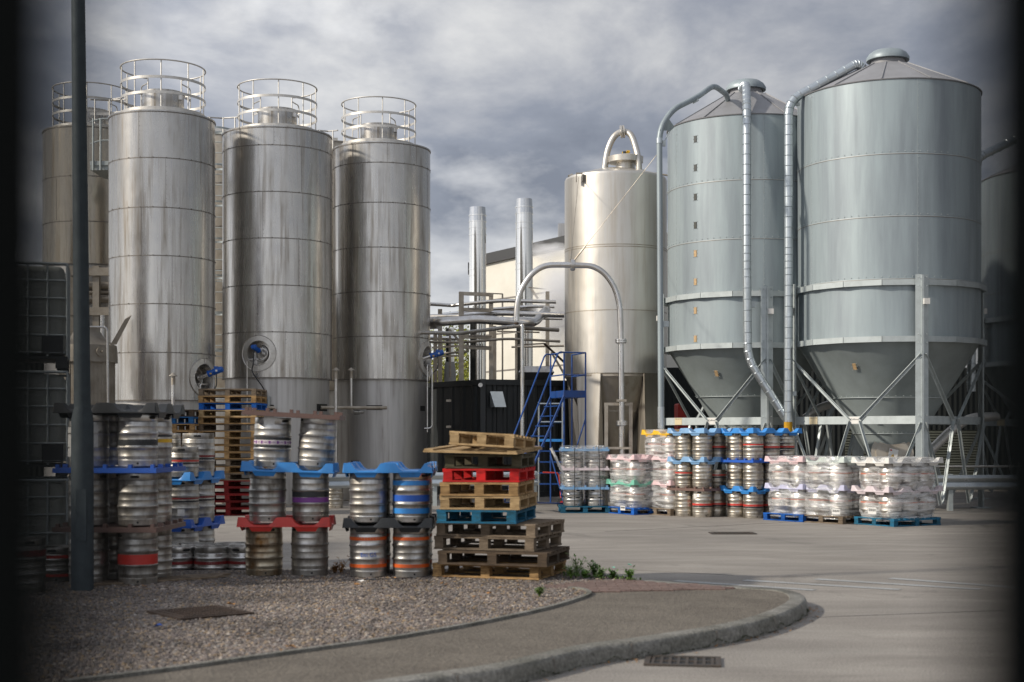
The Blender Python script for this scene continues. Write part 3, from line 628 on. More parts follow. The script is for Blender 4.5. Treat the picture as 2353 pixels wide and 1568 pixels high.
T1 = tank('fermenter_tank', 'leftmost warm toned stainless tank, partly hidden by the lamp post', 213, 110, 37.5, 314, 612, (404, 508), 'clad_warm', .97, None, 84, (.5, -.5, .2), -5)
T2 = tank('fermenter_tank', 'tall streaked stainless tank right of the lamp post, with highest guard rail', 373, 119, 32.5, 282, 922, (362, 476, 587, 698, 810), 'clad', .96, (1.13, 868, .44, (.28, .96, .34), .85), 95, (.35, -.12, .42, -.15, .3, -.2), 2)
T3 = tank('fermenter_tank', 'broad stainless tank with round manway and blue motor facing the yard', 637.5, 124, 34.5, 318, 871, (333, 440, 547, 655, 763), 'clad', .955, (-.175, 812, .42, (-.20, .93, .30), .66), 90, (.3, -.2, .55, -.1, .6, .1), 0)
T4 = tank('fermenter_tank', 'stainless tank at the right end of the row, beside the pipe bridge', 877.5, 111, 36.5, 350, 874, (373, 465, 568, 670, 773), 'clad', .935, (1.30, 825, .46, (.35, .9, .3), .85), 85, (.1, .55, .05, .6, -.3, .2), -7)
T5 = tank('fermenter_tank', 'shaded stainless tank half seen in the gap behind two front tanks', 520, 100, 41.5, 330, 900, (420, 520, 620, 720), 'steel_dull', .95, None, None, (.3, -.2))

T6 = tank('fermenter_tank', 'stainless tank added in the rear row to darken reflections, glimpsed in the slit before the end tank', 752, 100, 41.5, 345, 900, (420, 520, 620, 720), 'steel_dull', .95, None, None, (.3, -.2))  # nearly hidden tank added so the front tanks reflect something darker

# black slots and small pipes on the skirts
def slot(tk, ang, yv, w, h):
    t, c, r, zt, zb = tk; rs = r * (.955 if t is T3[0] else .935)
    z = ZY(yv, c.y - rs * math.cos(ang)); b = MB(); n_ = 6; vs = []
    for k in range(n_ + 1):
        a = ang + (k / n_ - .5) * w / rs
        vs += [cyl_pt(c, rs + .004, a, z - h / 2), cyl_pt(c, rs + .004, a, z + h / 2)]
    b.add(vs, [(2 * k, 2 * k + 2, 2 * k + 3, 2 * k + 1) for k in range(n_)]); b.build('skirt_slot', M['hole'], t)
slot(T3, math.asin((630 - 637.5) / 120), 937, .40, .13); slot(T3, math.asin(.93), 937, .5, .17)
slot(T4, math.asin((870 - 877.5) / 104), 937, .40, .12); slot(T4, math.asin((830 - 877.5) / 104), 948, .17, .1); slot(T4, math.asin(.93), 939, .28, .13); slot(T4, math.asin(-.5), 1065, .25, .13)
def pipe(label, pts, rad, m='steel', cat='pipe', name='pipe', fil=.12, seg=12, flanges=(), flange_r=None, group=None):
    org = Vector(pts[0]).copy(); org.z = 0
    path = fillet(pts, fil) if fil else pts; b = MB(); b.tube(path, rad, seg)
    for i in flanges:
        p_ = Vector(i[0]); d = Vector(i[1]).normalized(); b.tube([p_ - d * .025, p_ - d * .003], flange_r or rad * 1.9, 20); b.tube([p_ + d * .003, p_ + d * .025], flange_r or rad * 1.9, 20)
    o = b.build(name, M[m] if isinstance(m, str) else m, org=org); return tag(o, label, cat, group)
pipe('thin horizontal pipe running between the slots of two tank skirts', [P(737, 937, 33.9), P(888, 937.5, 34.8)], .042, 'steel_dull')
pipe('short horizontal pipe at the slot of the manway tank skirt', [P(590, 937, 33.0), P(632, 937, 33.1)], .035, 'steel_dull')
def vent_pipe(label, xv, ytop, ybot, D, extra=None):
    p_ = XD(xv, D); zt = ZY(ytop, D); zb = 0 if extra is None else ZY(extra[1], D); t = thing('vent_pipe', label, 'vent pipe', (p_.x, p_.y, 0), group='thin vent pipes with cone caps')
    pts = [Vector((p_.x, p_.y, zt - .05)), Vector((p_.x, p_.y, zb))] + ([P(extra[0], extra[1], D + .5)] if extra else [])
    b = MB(); b.tube(fillet(pts, .15), .036, 12); b.build('riser', M['steel'], t)
    b = MB(); b.lathe([(.10, zt - .06), (.0, zt + .02)], 20, (p_.x, p_.y, 0)); b.lathe([(.10, zt - .062), (.0, zt - .05)], 20, (p_.x, p_.y, 0)); b.build('cone_cap', M['steel_dull'], t)
    b = MB(); b.lathe([(.042, zt - .07), (.042, zt - .25)], 12, (p_.x, p_.y, 0)); b.build('mesh_sleeve', M['steel_dull'], t)
vent_pipe('thin vent pipe with cone cap before the streaked tank, nearest the lamp post', 398, 858, 1000, 30.5)
vent_pipe('straight vent pipe with cone cap in the gap between two tanks', 772, 846, 1000, 33.2)
vent_pipe('vent pipe with cone cap bending right into a tank skirt', 807, 846, 948, 34.6, (834, 948))
pipe('thin hooked drain pipe down the right edge of the last tank', [P(986, 838, 36.0), P(993, 850, 35.6), P(993, 984, 35.6), P(975, 985, 35.6)], .02, 'steel')

# handrails linking the tank tops, platform and caged ladder
def walkway(label, x0, x1, D, yt, ym, post_x, deck=None):
    t = thing('handrail', label, 'handrail', tuple(XD(x0, D, 0)), group='walkway rails between tank tops')
    b = MB(); b.tube([P(x0, yt, D), P((x0 + x1) / 2, yt + 2, D + .4), P(x1, yt, D)], .02, 8); b.build('top_rail', M['rail'], t)
    b = MB(); b.bar(P(x0, ym, D), P(x1, ym, D + .1), .01, .07); b.build('mid_rail', M['rail'], t)
    for x in post_x: b = MB(); b.tube([P(x, yt, D), P(x, ym + 22, D)], .018, 8); b.build('post', M['rail'], t)
walkway('thin handrail joining the leftmost tank and the streaked tank', 207, 290, 36.5, 229, 262, (218, 252, 280))
walkway('thin handrail between the streaked tank and the broad manway tank', 478, 548, 37, 270, 298, (482, 513, 540))
walkway('thin handrail between the broad manway tank and the end tank', 730, 776, 38, 300, 320, (735, 765))
t = thing('access_platform', 'small galvanised access platform with rails between the two left tanks', 'platform', tuple(XD(230, 34.2, 0)))
b = MB(); za, zb_ = ZY(372, 34.2), ZY(393, 34.2); xa, xb = XD(205, 34).x, XD(262, 34).x; b.box(((xa + xb) / 2, 34.7, (za + zb_) / 2), (xb - xa, 1.2, za - zb_)); b.box(((xa + xb) / 2, 34.07, za - .06), (xb - xa, .02, .1)); b.build('deck', M['galv_frame'], t)
for x in (214, 231, 252): b = MB(); b.tube([P(x, 392, 34.05), P(x, 272 + (x - 214) * .05, 34.05)], .025, 8); b.build('post', M['galv_frame'], t)
for y in (273, 323): b = MB(); b.tube(fillet([P(208, y + 8, 34.05), P(230, y, 34.05), P(262, y, 34.05)], .2), .02, 8); b.build('rail', M['galv_frame'], t)
def caged_ladder(label, xv, D, y0, y1, w=.42):
    p_ = XD(xv, D); z1 = ZY(y0, D); z0 = ZY(y1, D); t = thing('caged_ladder', label, 'ladder', (p_.x, p_.y, 0))
    for s in (-1, 1): b = MB(); b.tube([(p_.x + s * w / 2, p_.y, z0), (p_.x + s * w / 2, p_.y, z1)], .02, 8); b.build('stile', M['galv_frame'], t)
    b = MB(); z = z0 + .1
    while z < z1: b.tube([(p_.x - w / 2, p_.y, z), (p_.x + w / 2, p_.y, z)], .012, 6); z += .28
    b.build('rung', M['galv_frame'], t)['kind'] = 'stuff'
    z = z0 + 2.2
    while z < z1: b = MB(); ring(b, (p_.x, p_.y - .36), .36, z, .05, .006, 24); b.build('cage_hoop', M['galv_frame'], t); z += .95
caged_ladder('galvanised caged ladder in the gap left of the broad manway tank', 503, 37.2, 300, 1000)

# ---------------------------------------------------------------- short ribbed vessel behind the lamp post
c = XD(200, 28.5); s = F / 28.5; r = 66 / s; zt = ZY(795, 28.5)
t = thing('squat_vessel', 'squat ribbed metal vessel with dented hooded rim behind the lamp post', 'vessel', (c.x, c.y, 0))
b = MB(); b.lathe([(r * .93, 0), (r * .93, zt - .33)], 48, (c.x, c.y, 0))
for k in range(36): a = 2 * math.pi * k / 36; b.tube([cyl_pt(c, r * .93, a, .02), cyl_pt(c, r * .93, a, zt - .34)], .012, 6)
b.build('ribbed_wall', M['steel_dull'], t)
b = MB(); b.lathe([(r * .93, zt - .33), (r * 1.04, zt - .34), (r * 1.02, zt - .1), (r, zt), (r - .02, zt)], 48, (c.x, c.y, 0)); b.build('hood', M['steel_dull'], t)
b = MB(); b.lathe([(r, zt), (r * .6, zt + .14), (.25, zt + .3), (.25, zt + .38), (0, zt + .4)], 48, (c.x, c.y, 0)); b.build('lid', M['steel_dull'], t)
b = MB(); q = cyl_pt(c, r * 1.03, .75, zt - .14); d = Vector((math.sin(.75), -math.cos(.75), 0)); b.tube([q, q + d * .03], .10, 18); b.tube([q + d * .03, q + d * .1], .02, 8); b.build('wheel_valve', M['steel_dull'], t)
b = MB(); q = c + Vector((.5, -.1, zt + .02)); b.add([q, q + Vector((.12, 0, 0)), q + Vector((.42, 0, .58)), q + Vector((.3, -.05, .5)), q + Vector((0, .03, .02)), q + Vector((.12, .03, .02)), q + Vector((.42, .03, .6)), q + Vector((.3, -.02, .52))], [(0, 1, 2, 3), (4, 7, 6, 5), (0, 4, 5, 1), (1, 5, 6, 2), (2, 6, 7, 3), (3, 7, 4, 0)]); b.build('bent_flap', M['steel_dull'], t)
pipe('thin bent conduit rising over the squat ribbed vessel', [P(190, 752, 27.0), P(247, 752, 27.0), P(250, 1060, 27.0)], .022, 'steel', fil=.1)
pipe('upright steel pipe beside the squat ribbed vessel', [P(236, 725, 31), P(236, 900, 31)], .05, 'steel')
# pipes running behind the streaked tank at lower left
for y, rr, lb in [(657, .10, 'upper thick horizontal steel pipe behind the lamp post'), (687, .11, 'lower thick horizontal steel pipe behind the lamp post'), (672, .06, 'thin horizontal steel pipe behind the lamp post, between two thicker ones')]:
    pipe(lb, [P(120, y, 36.0), P(265, y, 36.2)], rr, 'steel_dull', fil=0, group='pipes left of the streaked tank')
t = thing('support_frame', 'brown steel support frame under the leftmost tank', 'frame', tuple(XD(215, 36, 0)))
for x in (168, 222): b = MB(); b.bar(P(x, 612, 35.8), Vector((P(x, 612, 35.8).x, 35.8, 0)), .16, .16); b.build('column', M['steel_dull'], t)
for y in (625, 716): b = MB(); b.bar(P(160, y, 35.7), P(262, y, 35.7), .14, .2); b.build('beam', M['steel_dull'], t)

# ---------------------------------------------------------------- galvanised grain silos
def text_mesh(txt, size, m, name='lettering'):
    cu = bpy.data.curves.new(name, 'FONT'); cu.body = txt; cu.size = size; cu.align_x = 'CENTER'; cu.align_y = 'CENTER'; cu.extrude = .0008; cu.resolution_u = 3
    o = bpy.data.objects.new(name, cu); COL.objects.link(o); bpy.context.view_layer.update()
    me = bpy.data.meshes.new_from_object(o.evaluated_get(bpy.context.evaluated_depsgraph_get())); me.name = name
    bpy.data.objects.remove(o); bpy.data.curves.remove(cu); me.materials.clear(); me.materials.append(m); return me
def put_text(txt, size, m, org, rx, rot_z, parent, name='lettering'):
    """flat lettering standing upright, facing -Y turned by rot_z"""
    me = text_mesh(txt, size, m, name); o = bpy.data.objects.new(name, me); COL.objects.link(o)
    o.matrix_world = Matrix.Translation(org) @ Euler((R(90), 0, rot_z)).to_matrix().to_4x4()
    if parent is not None:
        q = Vector(tuple(parent['_org'])) if '_org' in parent else Vector((0, 0, 0)); o.parent = parent
        o.matrix_basis = Matrix.Translation(Vector(org) - q) @ Euler((R(90), 0, rot_z)).to_matrix().to_4x4()
    return o
def silo(label, xv, Rp, D, eave, apex_y, seams, r1, r2, windows, D2=0, full=True, roof_a=.35):
    s = F / D; c = XD(xv, D); r = Rp / s; ze = ZY(eave, D); za = ZY(apex_y, D); z1 = ZY(r1, D); z2 = ZY(r2, D); zc = z2 - .03
    t = thing('grain_silo', label, 'silo', (c.x, c.y, 0), group='galvanised hopper bottomed silos')
    b = MB(); prof = [(r * .995, zc)]; z = zc
    b.lathe([(r, zc), (r, ze)], 120, (c.x, c.y, 0)); b.build('shell', M['galv'], t)
    # roof with radial laps
    b = MB(); b.lathe([(r + .02, ze), (r + .03, ze + .02), (r * .985, ze + .03), (.52, za - .10), (.50, za - .10)], 96, (c.x, c.y, 0)); rf = b.build('roof', M['galv_roof'], t)
    b = MB()
    for k in range(12):
        a = roof_a + 2 * math.pi * k / 12; b.bar(cyl_pt(c, r, a, ze + .035), cyl_pt(c, .52, a, za - .09), .02, .02)
    b.build('roof_lap', M['galv_roof'], rf)
    b = MB(); b.lathe([(.38, za - .12), (.38, za + .06)], 40, (c.x, c.y, 0)); vt = b.build('vent_neck', M['galv_roof'], t)
    b = MB(); b.lathe([(.40, za + .03), (.47, za + .04), (.475, za + .1), (.42, za + .19), (.33, za + .255), (0, za + .27)], 40, (c.x, c.y, 0)); b.build('vent_cowl', M['galv'], vt)
    for y in seams:
        z = ZY(y, D - r); b = MB(); ring(b, c, r - .001, z - .008, .012, .006, 120); b.build('lap_line', M['seam'], t); b = MB(); ring(b, c, r - .001, z, .02, .004, 120)
        for k in range(78): octa(b, cyl_pt(c, r + .008, 2 * math.pi * k / 78, z + .045), .014)
        b.build('bolted_seam', M['galv_frame'], t)
    b = MB()
    for k in range(5):
        a = .06 + k * 2 * math.pi / 5; z = zc + .1
        while z < ze - .05: octa(b, cyl_pt(c, r + .006, a, z), .011); z += .13
        b.bar(cyl_pt(c, r, a - .012, zc + .05), cyl_pt(c, r, a - .012, ze - .02), .006, .006)
    b.build('vertical_bolt_row', M['galv_frame'], t)
    # hopper cone
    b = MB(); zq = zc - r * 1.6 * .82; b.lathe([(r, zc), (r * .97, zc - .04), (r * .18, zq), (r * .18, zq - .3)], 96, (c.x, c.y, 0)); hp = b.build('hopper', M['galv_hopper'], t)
    for f_ in (.45, .75):
        b = MB(); rr = r * (1 - f_ * .82); z = zc - (zc - zq) * f_; ring(b, c, rr - .005, z, .012, .016, 80)
        for k in range(50): octa(b, cyl_pt(c, rr + .03, 2 * math.pi * k / 50, z + .03), .011)
        b.build('hopper_seam', M['galv_frame'], hp)
    # ring beams from straight channel lengths
    for zz_ in (z1, z2):
        b = MB(); n_ = 16
        for k in range(n_):
            a0 = 2 * math.pi * (k + .2) / n_; a1 = 2 * math.pi * (k + 1.2) / n_; ro = (r + .05) / math.cos(math.pi / n_)
            b.bar(cyl_pt(c, ro, a0, zz_), cyl_pt(c, ro, a1, zz_), .07, .12)
        b.build('ring_beam', M['galv_frame'], t)
    base = 0.07
    angs = [base - math.pi / 2, base, base + math.pi / 2, base + math.pi]; rp_ = r + .16; feet = []
    for a in angs:
        b = MB(); q = cyl_pt(c, rp_, a, 0); rot = Euler((0, 0, a)).to_matrix(); w = .22
        # angle section post: two leaves plus spine
        for sx in (-1, 1):
            b.box(q + rot @ Vector((sx * .075, 0, (z1 + .15) / 2)), (.13, .014, z1 + .15), rot @ Euler((0, 0, sx * .25)).to_matrix())
        b.box(q + rot @ Vector((0, -.03, (z1 + .13) / 2)), (.045, .06, z1 + .13), rot)
        for zz_ in (z1, z2, 1.97):
            for sx in (-1, 1):
                for dz_ in (-.09, .09): octa(b, q + rot @ Vector((sx * .09, -.04, zz_ + dz_)), .018)
        b.box(q + Vector((0, 0, .01)), (.36, .36, .02), rot); b.build('post', M['galv_frame'], t); feet.append(q)
        if z1 > 3: b = MB(); b.box(q + rot @ Vector((.06, -.09, z1 - .42)), (.12, .1, .12), rot); b.build('junction_box', M['p_white'], t)
    for i in range(4):
        A, B_ = feet[i], feet[(i + 1) % 4]; md = (A + B_) / 2; zm = 1.97; up = (B_ - A).cross(Vector((0, 0, 1))).normalized()
        b = MB(); b.bar(A + Vector((0, 0, zm)), B_ + Vector((0, 0, zm)), .06, .17); bm = b.build('tie_beam', M['galv_frame'], t)
        o_ = up * (.045 if (md + up * .1 - c).length > (md - c).length else -.045)
        for (p_, q_) in [(A + Vector((0, 0, z2 - .35)), md + (A - md).normalized() * .12 + Vector((0, 0, zm))), (B_ + Vector((0, 0, z2 - .35)), md + (B_ - md).normalized() * .12 + Vector((0, 0, zm))),
                         (A + Vector((0, 0, zm - .08)), A.lerp(B_, .25) + Vector((0, 0, .15))), (md + (A - md).normalized() * .12 + Vector((0, 0, zm - .04)), A.lerp(B_, .27) + Vector((0, 0, .15))),
                         (B_ + Vector((0, 0, zm - .08)), B_.lerp(A, .25) + Vector((0, 0, .15))), (md + (B_ - md).normalized() * .12 + Vector((0, 0, zm - .04)), B_.lerp(A, .27) + Vector((0, 0, .15)))]:
            b = MB(); b.bar(p_ + o_, q_ + o_, .07, .012, up=up); b.bar(p_ + o_ * 1.7 + Vector((0, 0, .03)), q_ + o_ * 1.7 + Vector((0, 0, .03)), .012, .06, up=up); b.build('brace', M['galv_frame'], t)
        if i == 0:      # maker's plate and paper notice on the beam facing the yard
            rz = math.atan2((B_ - A).y, (B_ - A).x); n_ = Vector((math.sin(rz), -math.cos(rz), 0))
            b = MB(); q = md + Vector((0, 0, zm)) + n_ * .035; b.box(q, (.26, .006, .15), Euler((0, 0, rz)).to_matrix()); pl = b.build('name_plate', M['p_white'], bm)
            put_text('Collinson', .05, M['p_black'], q + n_ * .005 + Vector((0, 0, .02)), 0, rz, pl)
            b = MB(); q = A.lerp(B_, .17) + Vector((0, 0, zm)) + n_ * .035; b.box(q, (.2, .006, .16), Euler((0, 0, rz)).to_matrix()); pl = b.build('notice', mat('notice_paper', (.62, .52, .33), .7), bm)
            put_text('STEEL ANCHOR', .024, M['p_black'], q + n_ * .005 + Vector((0, 0, .055)), 0, rz, pl)
    for (a, y, kind) in windows:
        if kind < 2: z = ZY(y, D - r * math.cos(a)); q = cyl_pt(c, r + .006, a, z); rot = Euler((0, 0, a)).to_matrix()
        else:
            z = ZY(y, D - r * .75); f_ = (zc - z) / (zc - zq); rr = r * (1 - .82 * f_); q = cyl_pt(c, rr + .02, a, z); sl = math.atan2(.82 * r, zc - zq); rot = Euler((0, 0, a)).to_matrix() @ Euler((sl, 0, 0)).to_matrix()
        b = MB(); b.box(q, (.078, .012, .15), rot); w_ = b.build('sight_window', M['malt'] if kind else M['glass'], t)
        b = MB()
        for dx in (-.06, .06):
            for dz_ in (-.08, 0, .08): octa(b, q + rot @ Vector((dx, -.004, dz_)), .009)
        b.build('window_bolts', M['galv_frame'], w_)
    # post safety sign with blue roundel
    q = feet[0] + Vector((0, -.1, 1.42)); b = MB(); b.box(q, (.12, .006, .3)); sg = b.build('safety_sign', M['p_white'], t)
    b = MB(); b.lathe([(0, 0), (.05, 0)], 24, q + Vector((0, -.005, .07)), axis=Euler((R(90), 0, 0)).to_matrix()); b.build('roundel', M['p_violet'] if 0 else paint('roundel_blue', (.03, .06, .16)), sg)
    b = MB(); b.box(q + Vector((0, -.007, .065)), (.016, .004, .06)); b.lathe([(0, 0), (.014, 0)], 12, q + Vector((0, -.008, .098)), axis=Euler((R(90), 0, 0)).to_matrix()); b.build('figure', M['p_white'], sg)
    return t, c, r, feet, ze, za, zc, zq
wa = -math.asin(.735)
S1 = silo('middle galvanised silo with a column of little sight windows', 1714, 179, 34, 303, 213, (412, 548, 672), 693, 805,
          [(wa, 320, 0), (wa, 386, 0), (wa, 453, 0), (wa, 518, 0), (wa, 583, 1), (wa, 648, 1), (wa, 714, 1), (wa, 779, 1), (-.62, 858, 2), (-.5, 966, 2)])
S2 = silo('largest galvanised silo with wide conical roof, right of the two ducts', 2040, 204, 32, 232, 145, (352, 496, 640), 671, 793, [(-.68, 842, 2), (-.5, 965, 2)], roof_a=.2)
S3 = silo('dim silo at the far right edge, mostly hidden by the dark post', 2452, 190, 37, 415, 340, (560, 660), 740, 840, [], roof_a=.1)
# manhole door with warning sign low on the big silo hopper
t, c, r, feet, ze, za, zc, zq = S2
b = MB(); z = 1.25; rr = r * (1 - .82 * (zc - z) / (zc - zq)); q = cyl_pt(c, rr + .13, -.1, z); rot = Euler((-.35, 0, -.1)).to_matrix() @ Euler((R(90), 0, 0)).to_matrix()
b.lathe([(0, .05), (.36, .05), (.36, 0), (.46, 0), (.46, -.03), (.36, -.2)], 40, q, axis=rot); md_ = b.build('inspection_door', M['steel_dull'], t)
b = MB(); q2 = q + Vector((-.02, -.10, -.06)); rt = Euler((-.3, .25, -.1)).to_matrix(); b.box(q2, (.2, .006, .32), rt); sg = b.build('warning_sign', M['p_white'], md_)
b = MB(); b.add([q2 + rt @ Vector(v) for v in ((-.07, -.006, -.08), (.07, -.006, -.08), (0, -.006, .05))], [(0, 1, 2)]); b.build('hazard_triangle', M['p_yellow'], sg)
b = MB(); b.bar(q2 + rt @ Vector((.0, -.010, .02)), q2 + rt @ Vector((.015, -.010, -.05)), .012, .003); b.build('hazard_symbol', M['p_black'], sg)
b = MB(); b.box(q2 + rt @ Vector((-.06, -.006, .12)), (.04, .003, .03), rt); b.build('prohibition_symbol', M['p_red'], sg)

def duct_path(pts, rad, step=.22, ridge=.010):
    """spiral duct: radius bumps along the path"""
    o = []; rr = []
    for i in range(len(pts) - 1):
        a, b_ = Vector(pts[i]), Vector(pts[i + 1]); n_ = max(1, int((b_ - a).length / step)); d = (b_ - a) / n_; u = d.normalized()
        for k in range(n_):
            p0 = a + d * k; o += [p0 - u * .0 + u * .002, p0 + u * .012, p0 + u * .022, p0 + d - u * .012] ; rr += [rad, rad + ridge, rad, rad]
    o.append(Vector(pts[-1])); rr.append(rad); return o, rr
def duct(label, pts, rad, fil=.3, group='spiral grain ducts', extra=None, org=None):
    p0 = Vector(pts[-1]); t = thing('grain_duct', label, 'duct', (p0.x, p0.y, 0), group=group)
    path = fillet(pts, fil, 4); o, rr = duct_path(path, rad); b = MB(); b.tube(o, rr, 18); b.build('spiral_tube', M['galv_duct'], t); return t
Y2 = 31.75
t = duct('spiral duct down the front of the middle silo, kinking right at its foot', [P(1706, 205, 33.4), P(1714, 193, 32.9), P(1716, 250, 31.9), P(1716, 600, Y2), P(1718, 825, Y2), P(1806, 962, 31.7)], .095, .35)
b = MB(); b.box(P(1728, 700, Y2 + .1), (.14, .14, .12)); b.build('bracket', M['galv_frame'], t)
t = duct('straight spiral duct between the two big silos with yellow hose at its foot', [P(1987, 163, 31.9), P(1972, 145, 31.8), P(1812, 232, 31.6), P(1812, 600, 31.6), P(1811, 970, 31.6)], .098, .30)
b = MB(); o = []; rr = []
z0_, z1_ = ZY(1000, 31.6), ZY(968, 31.6); x_ = P(1811, 980, 31.6).x
for k in range(41): z = z1_ + (z0_ - z1_) * k / 40; o.append((x_, 31.6, z)); rr.append(.088 + (.010 if k % 2 else 0))
b.tube(o, rr, 18); b.tube([(x_, 31.6, z0_), (x_, 31.6, .2)], .09, 14); b.build('ribbed_hose', paint('hose_yellow', (.60, .36, .03), .5, .4), t)
b = MB(); b.box(P(1826, 240, 31.7), (.22, .06, .06)); b.box(P(1823, 905, 31.7), (.12, .12, .1)); b.build('bracket', M['galv_frame'], t)
duct('dim spiral duct sloping up onto the far right silo', [P(2330, 322, 33.5), P(2246, 363, 33.0), P(2232, 400, 33.0), P(2232, 900, 33)], .10, .25)
# plain galvanised riser left of the middle silo
t = thing('riser_pipe', 'smooth galvanised riser pipe curving over the middle silo roof', 'pipe', tuple(XD(1515, 30.2, 0)))
b = MB(); b.tube(fillet([P(1519, 985, 30.2), P(1515, 298, 30.2), P(1545, 252, 30.4), P(1600, 225, 31), P(1640, 196, 32), P(1670, 218, 33), P(1674, 240, 33.3)], .35, 8), .062, 16); b.build('tube', M['galv'], t)
b = MB(); b.tube([P(1515, 330, 30.2), P(1515, 318, 30.2)], .07, 16); b.build('sleeve', M['galv_duct'], t); b = MB(); b.tube([P(1518.5, 935, 30.2), P(1518.8, 985, 30.2)], .075, 16); b.build('sleeve', M['galv_duct'], t)
b = MB(); q = [P(1516, 300, 30.15), P(1533, 268, 30.3), P(1550, 292, 30.9), P(1540, 302, 30.7), P(1534, 300, 30.4)]
b.add(q + [v + Vector((0, .02, 0)) for v in q], [(0, 1, 2, 3, 4), (9, 8, 7, 6, 5), (0, 5, 6, 1), (1, 6, 7, 2), (2, 7, 8, 3)]); b.build('gusset_plate', M['galv'], t)
b = MB(); b.tube([P(1538, 303, 30.5), P(1527, 325, 30.25)], .012, 6); b.box(P(1526, 330, 30.2), (.06, .05, .12)); b.box(P(1598, 233, 31), (.14, .06, .05), Euler((0, -.5, 0)).to_matrix()); b.box(P(1530, 745, 30.25), (.12, .1, .12)); b.build('clamp', M['galv_frame'], t)

# ---------------------------------------------------------------- pale conical tank
D = 36.0; s = F / D; xv = 1414.5; Rp = 117; c = XD(xv, D); r = Rp / s; zt = ZY(418, D); zb = ZY(858, D - r * .7)
t = thing('conical_tank', 'pale beige steel tank with conical base and plate legs', 'tank', (c.x, c.y, 0))
b = MB(); b.lathe([(r, zb), (r, zt)], 120, (c.x, c.y, 0)); b.build('shell', M['cream'], t)
b = MB(); b.lathe([(r, zt), (r - .02, zt + .05), (r - .12, zt + .1), (.6, zt + .26), (0, zt + .3)], 80, (c.x, c.y, 0)); b.build('roof', M['cream'], t)
for y in (561, 566, 712, 862):
    b = MB(); ring(b, c, r - .002, ZY(y, D - r), .022 if y < 800 else .05, .006, 100); b.build('weld_band', M['steel_dull'], t)
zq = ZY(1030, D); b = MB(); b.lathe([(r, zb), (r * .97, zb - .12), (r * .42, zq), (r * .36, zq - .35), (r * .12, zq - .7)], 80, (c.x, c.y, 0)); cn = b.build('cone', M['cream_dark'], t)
b = MB(); ring(b, c, r * .70, zb - (zb - zq) * .5, .02, .02, 60); b.build('cone_seam', M['steel_dull'], cn)
for a in (-.62, .75, 2.4, -2.3):
    b = MB(); rot = Euler((0, 0, a)).to_matrix(); q = c + Vector((0, 0, 0))
    for w0, w1, y_, th in ((.36, .22, -r * 1.0, .03),):
        pts = [(-w0, y_, zb - .02), (w0, y_, zb - .02), (w1, y_ * .97, 0), (-w1, y_ * .97, 0)]
        vs = [q + rot @ Vector(p_) for p_ in pts] + [q + rot @ (Vector(p_) + Vector((0, th, 0))) for p_ in pts]
        b.add(vs, [(0, 1, 2, 3), (7, 6, 5, 4), (0, 4, 5, 1), (1, 5, 6, 2), (2, 6, 7, 3), (3, 7, 4, 0)])
    for sx in (-1, 1):
        pts = [(sx * .36, -r, zb - .02), (sx * .2, -r * .74, zb - .7), (sx * .2, -r * .66, 0), (sx * .22, -r * .97, 0)]
        vs = [q + rot @ Vector(p_) for p_ in pts] + [q + rot @ (Vector(p_) + Vector((-sx * .02, 0, 0))) for p_ in pts]
        b.add(vs, [(0, 1, 2, 3), (7, 6, 5, 4), (0, 4, 5, 1), (1, 5, 6, 2), (2, 6, 7, 3), (3, 7, 4, 0)])
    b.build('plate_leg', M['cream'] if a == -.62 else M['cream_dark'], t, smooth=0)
q = XD(1437, D - .4); b = MB(); zz_ = zt + .12; b.lathe([(.24, zz_), (.24, zz_ + .26), (.44, zz_ + .28), (.45, zz_ + .42), (.30, zz_ + .46), (0, zz_ + .48)], 40, (q.x, q.y, 0)); ht = b.build('vent_lid', M['cream'], t)
b = MB(); b.box((q.x, q.y, zz_ + .52), (.16, .1, .07)); b.box((q.x + .07, q.y, zz_ + .56), (.08, .1, .05)); b.build('yellow_valve', M['p_yellow'], ht)
b = MB(); b.tube([(q.x - .03, q.y - .05, zz_ + .48), (q.x - .03, q.y - .05, zz_ + .56)], .04, 8); b.build('valve_knob', M['p_black'], ht)
b = MB(); b.tube(catmull([P(1388.5, 412, 35.6), P(1390, 385, 35.6), P(1397, 345, 35.6), P(1411, 315, 35.6), P(1430, 303, 35.6), P(1449, 310, 35.5), P(1461, 340, 35.4), P(1467, 370, 35.3), P(1469, 402, 35.3)], 8), .078, 16)
p_ = P(1430, 303, 35.6); d = Vector((1, 0, .1)); b.tube([p_ - d * .05, p_ - d * .01], .16, 20); b.tube([p_ + d * .01, p_ + d * .05], .16, 20); p_ = P(1469, 392, 35.3); b.tube([p_, p_ + Vector((0, 0, -.03))], .15, 20); b.build('loop_pipe', M['cream'], t)
b = MB(); q = P(1331, 408, 35.0); b.box(q + Vector((-.07, 0, 0)), (.02, .1, .22)); b.box(q + Vector((.07, 0, 0)), (.02, .1, .22)); b.box(q + Vector((0, 0, .1)), (.14, .1, .02)); b.build('wire_bracket', M['steel_dull'], t)
b = MB(); q = P(1366, 409, 35.2); b.tube([q + Vector((0, 0, -.1)), q], .03, 8); b.tube([q, q + Vector((0, 0, .03))], [.07, .05], 10); b.build('roof_knob', M['p_black'], t)
b = MB(); b.tube([P(1310, 412, 36), P(1318, 408, 36.02)], .11, 16); b.build('roof_disc', M['cream_dark'], t)
b = MB(); b.tube([P(1475, 394, 35.3), P(1545, 405, 35.2)], .022, 8); b.build('stay_rod', M['steel_dull'], t)

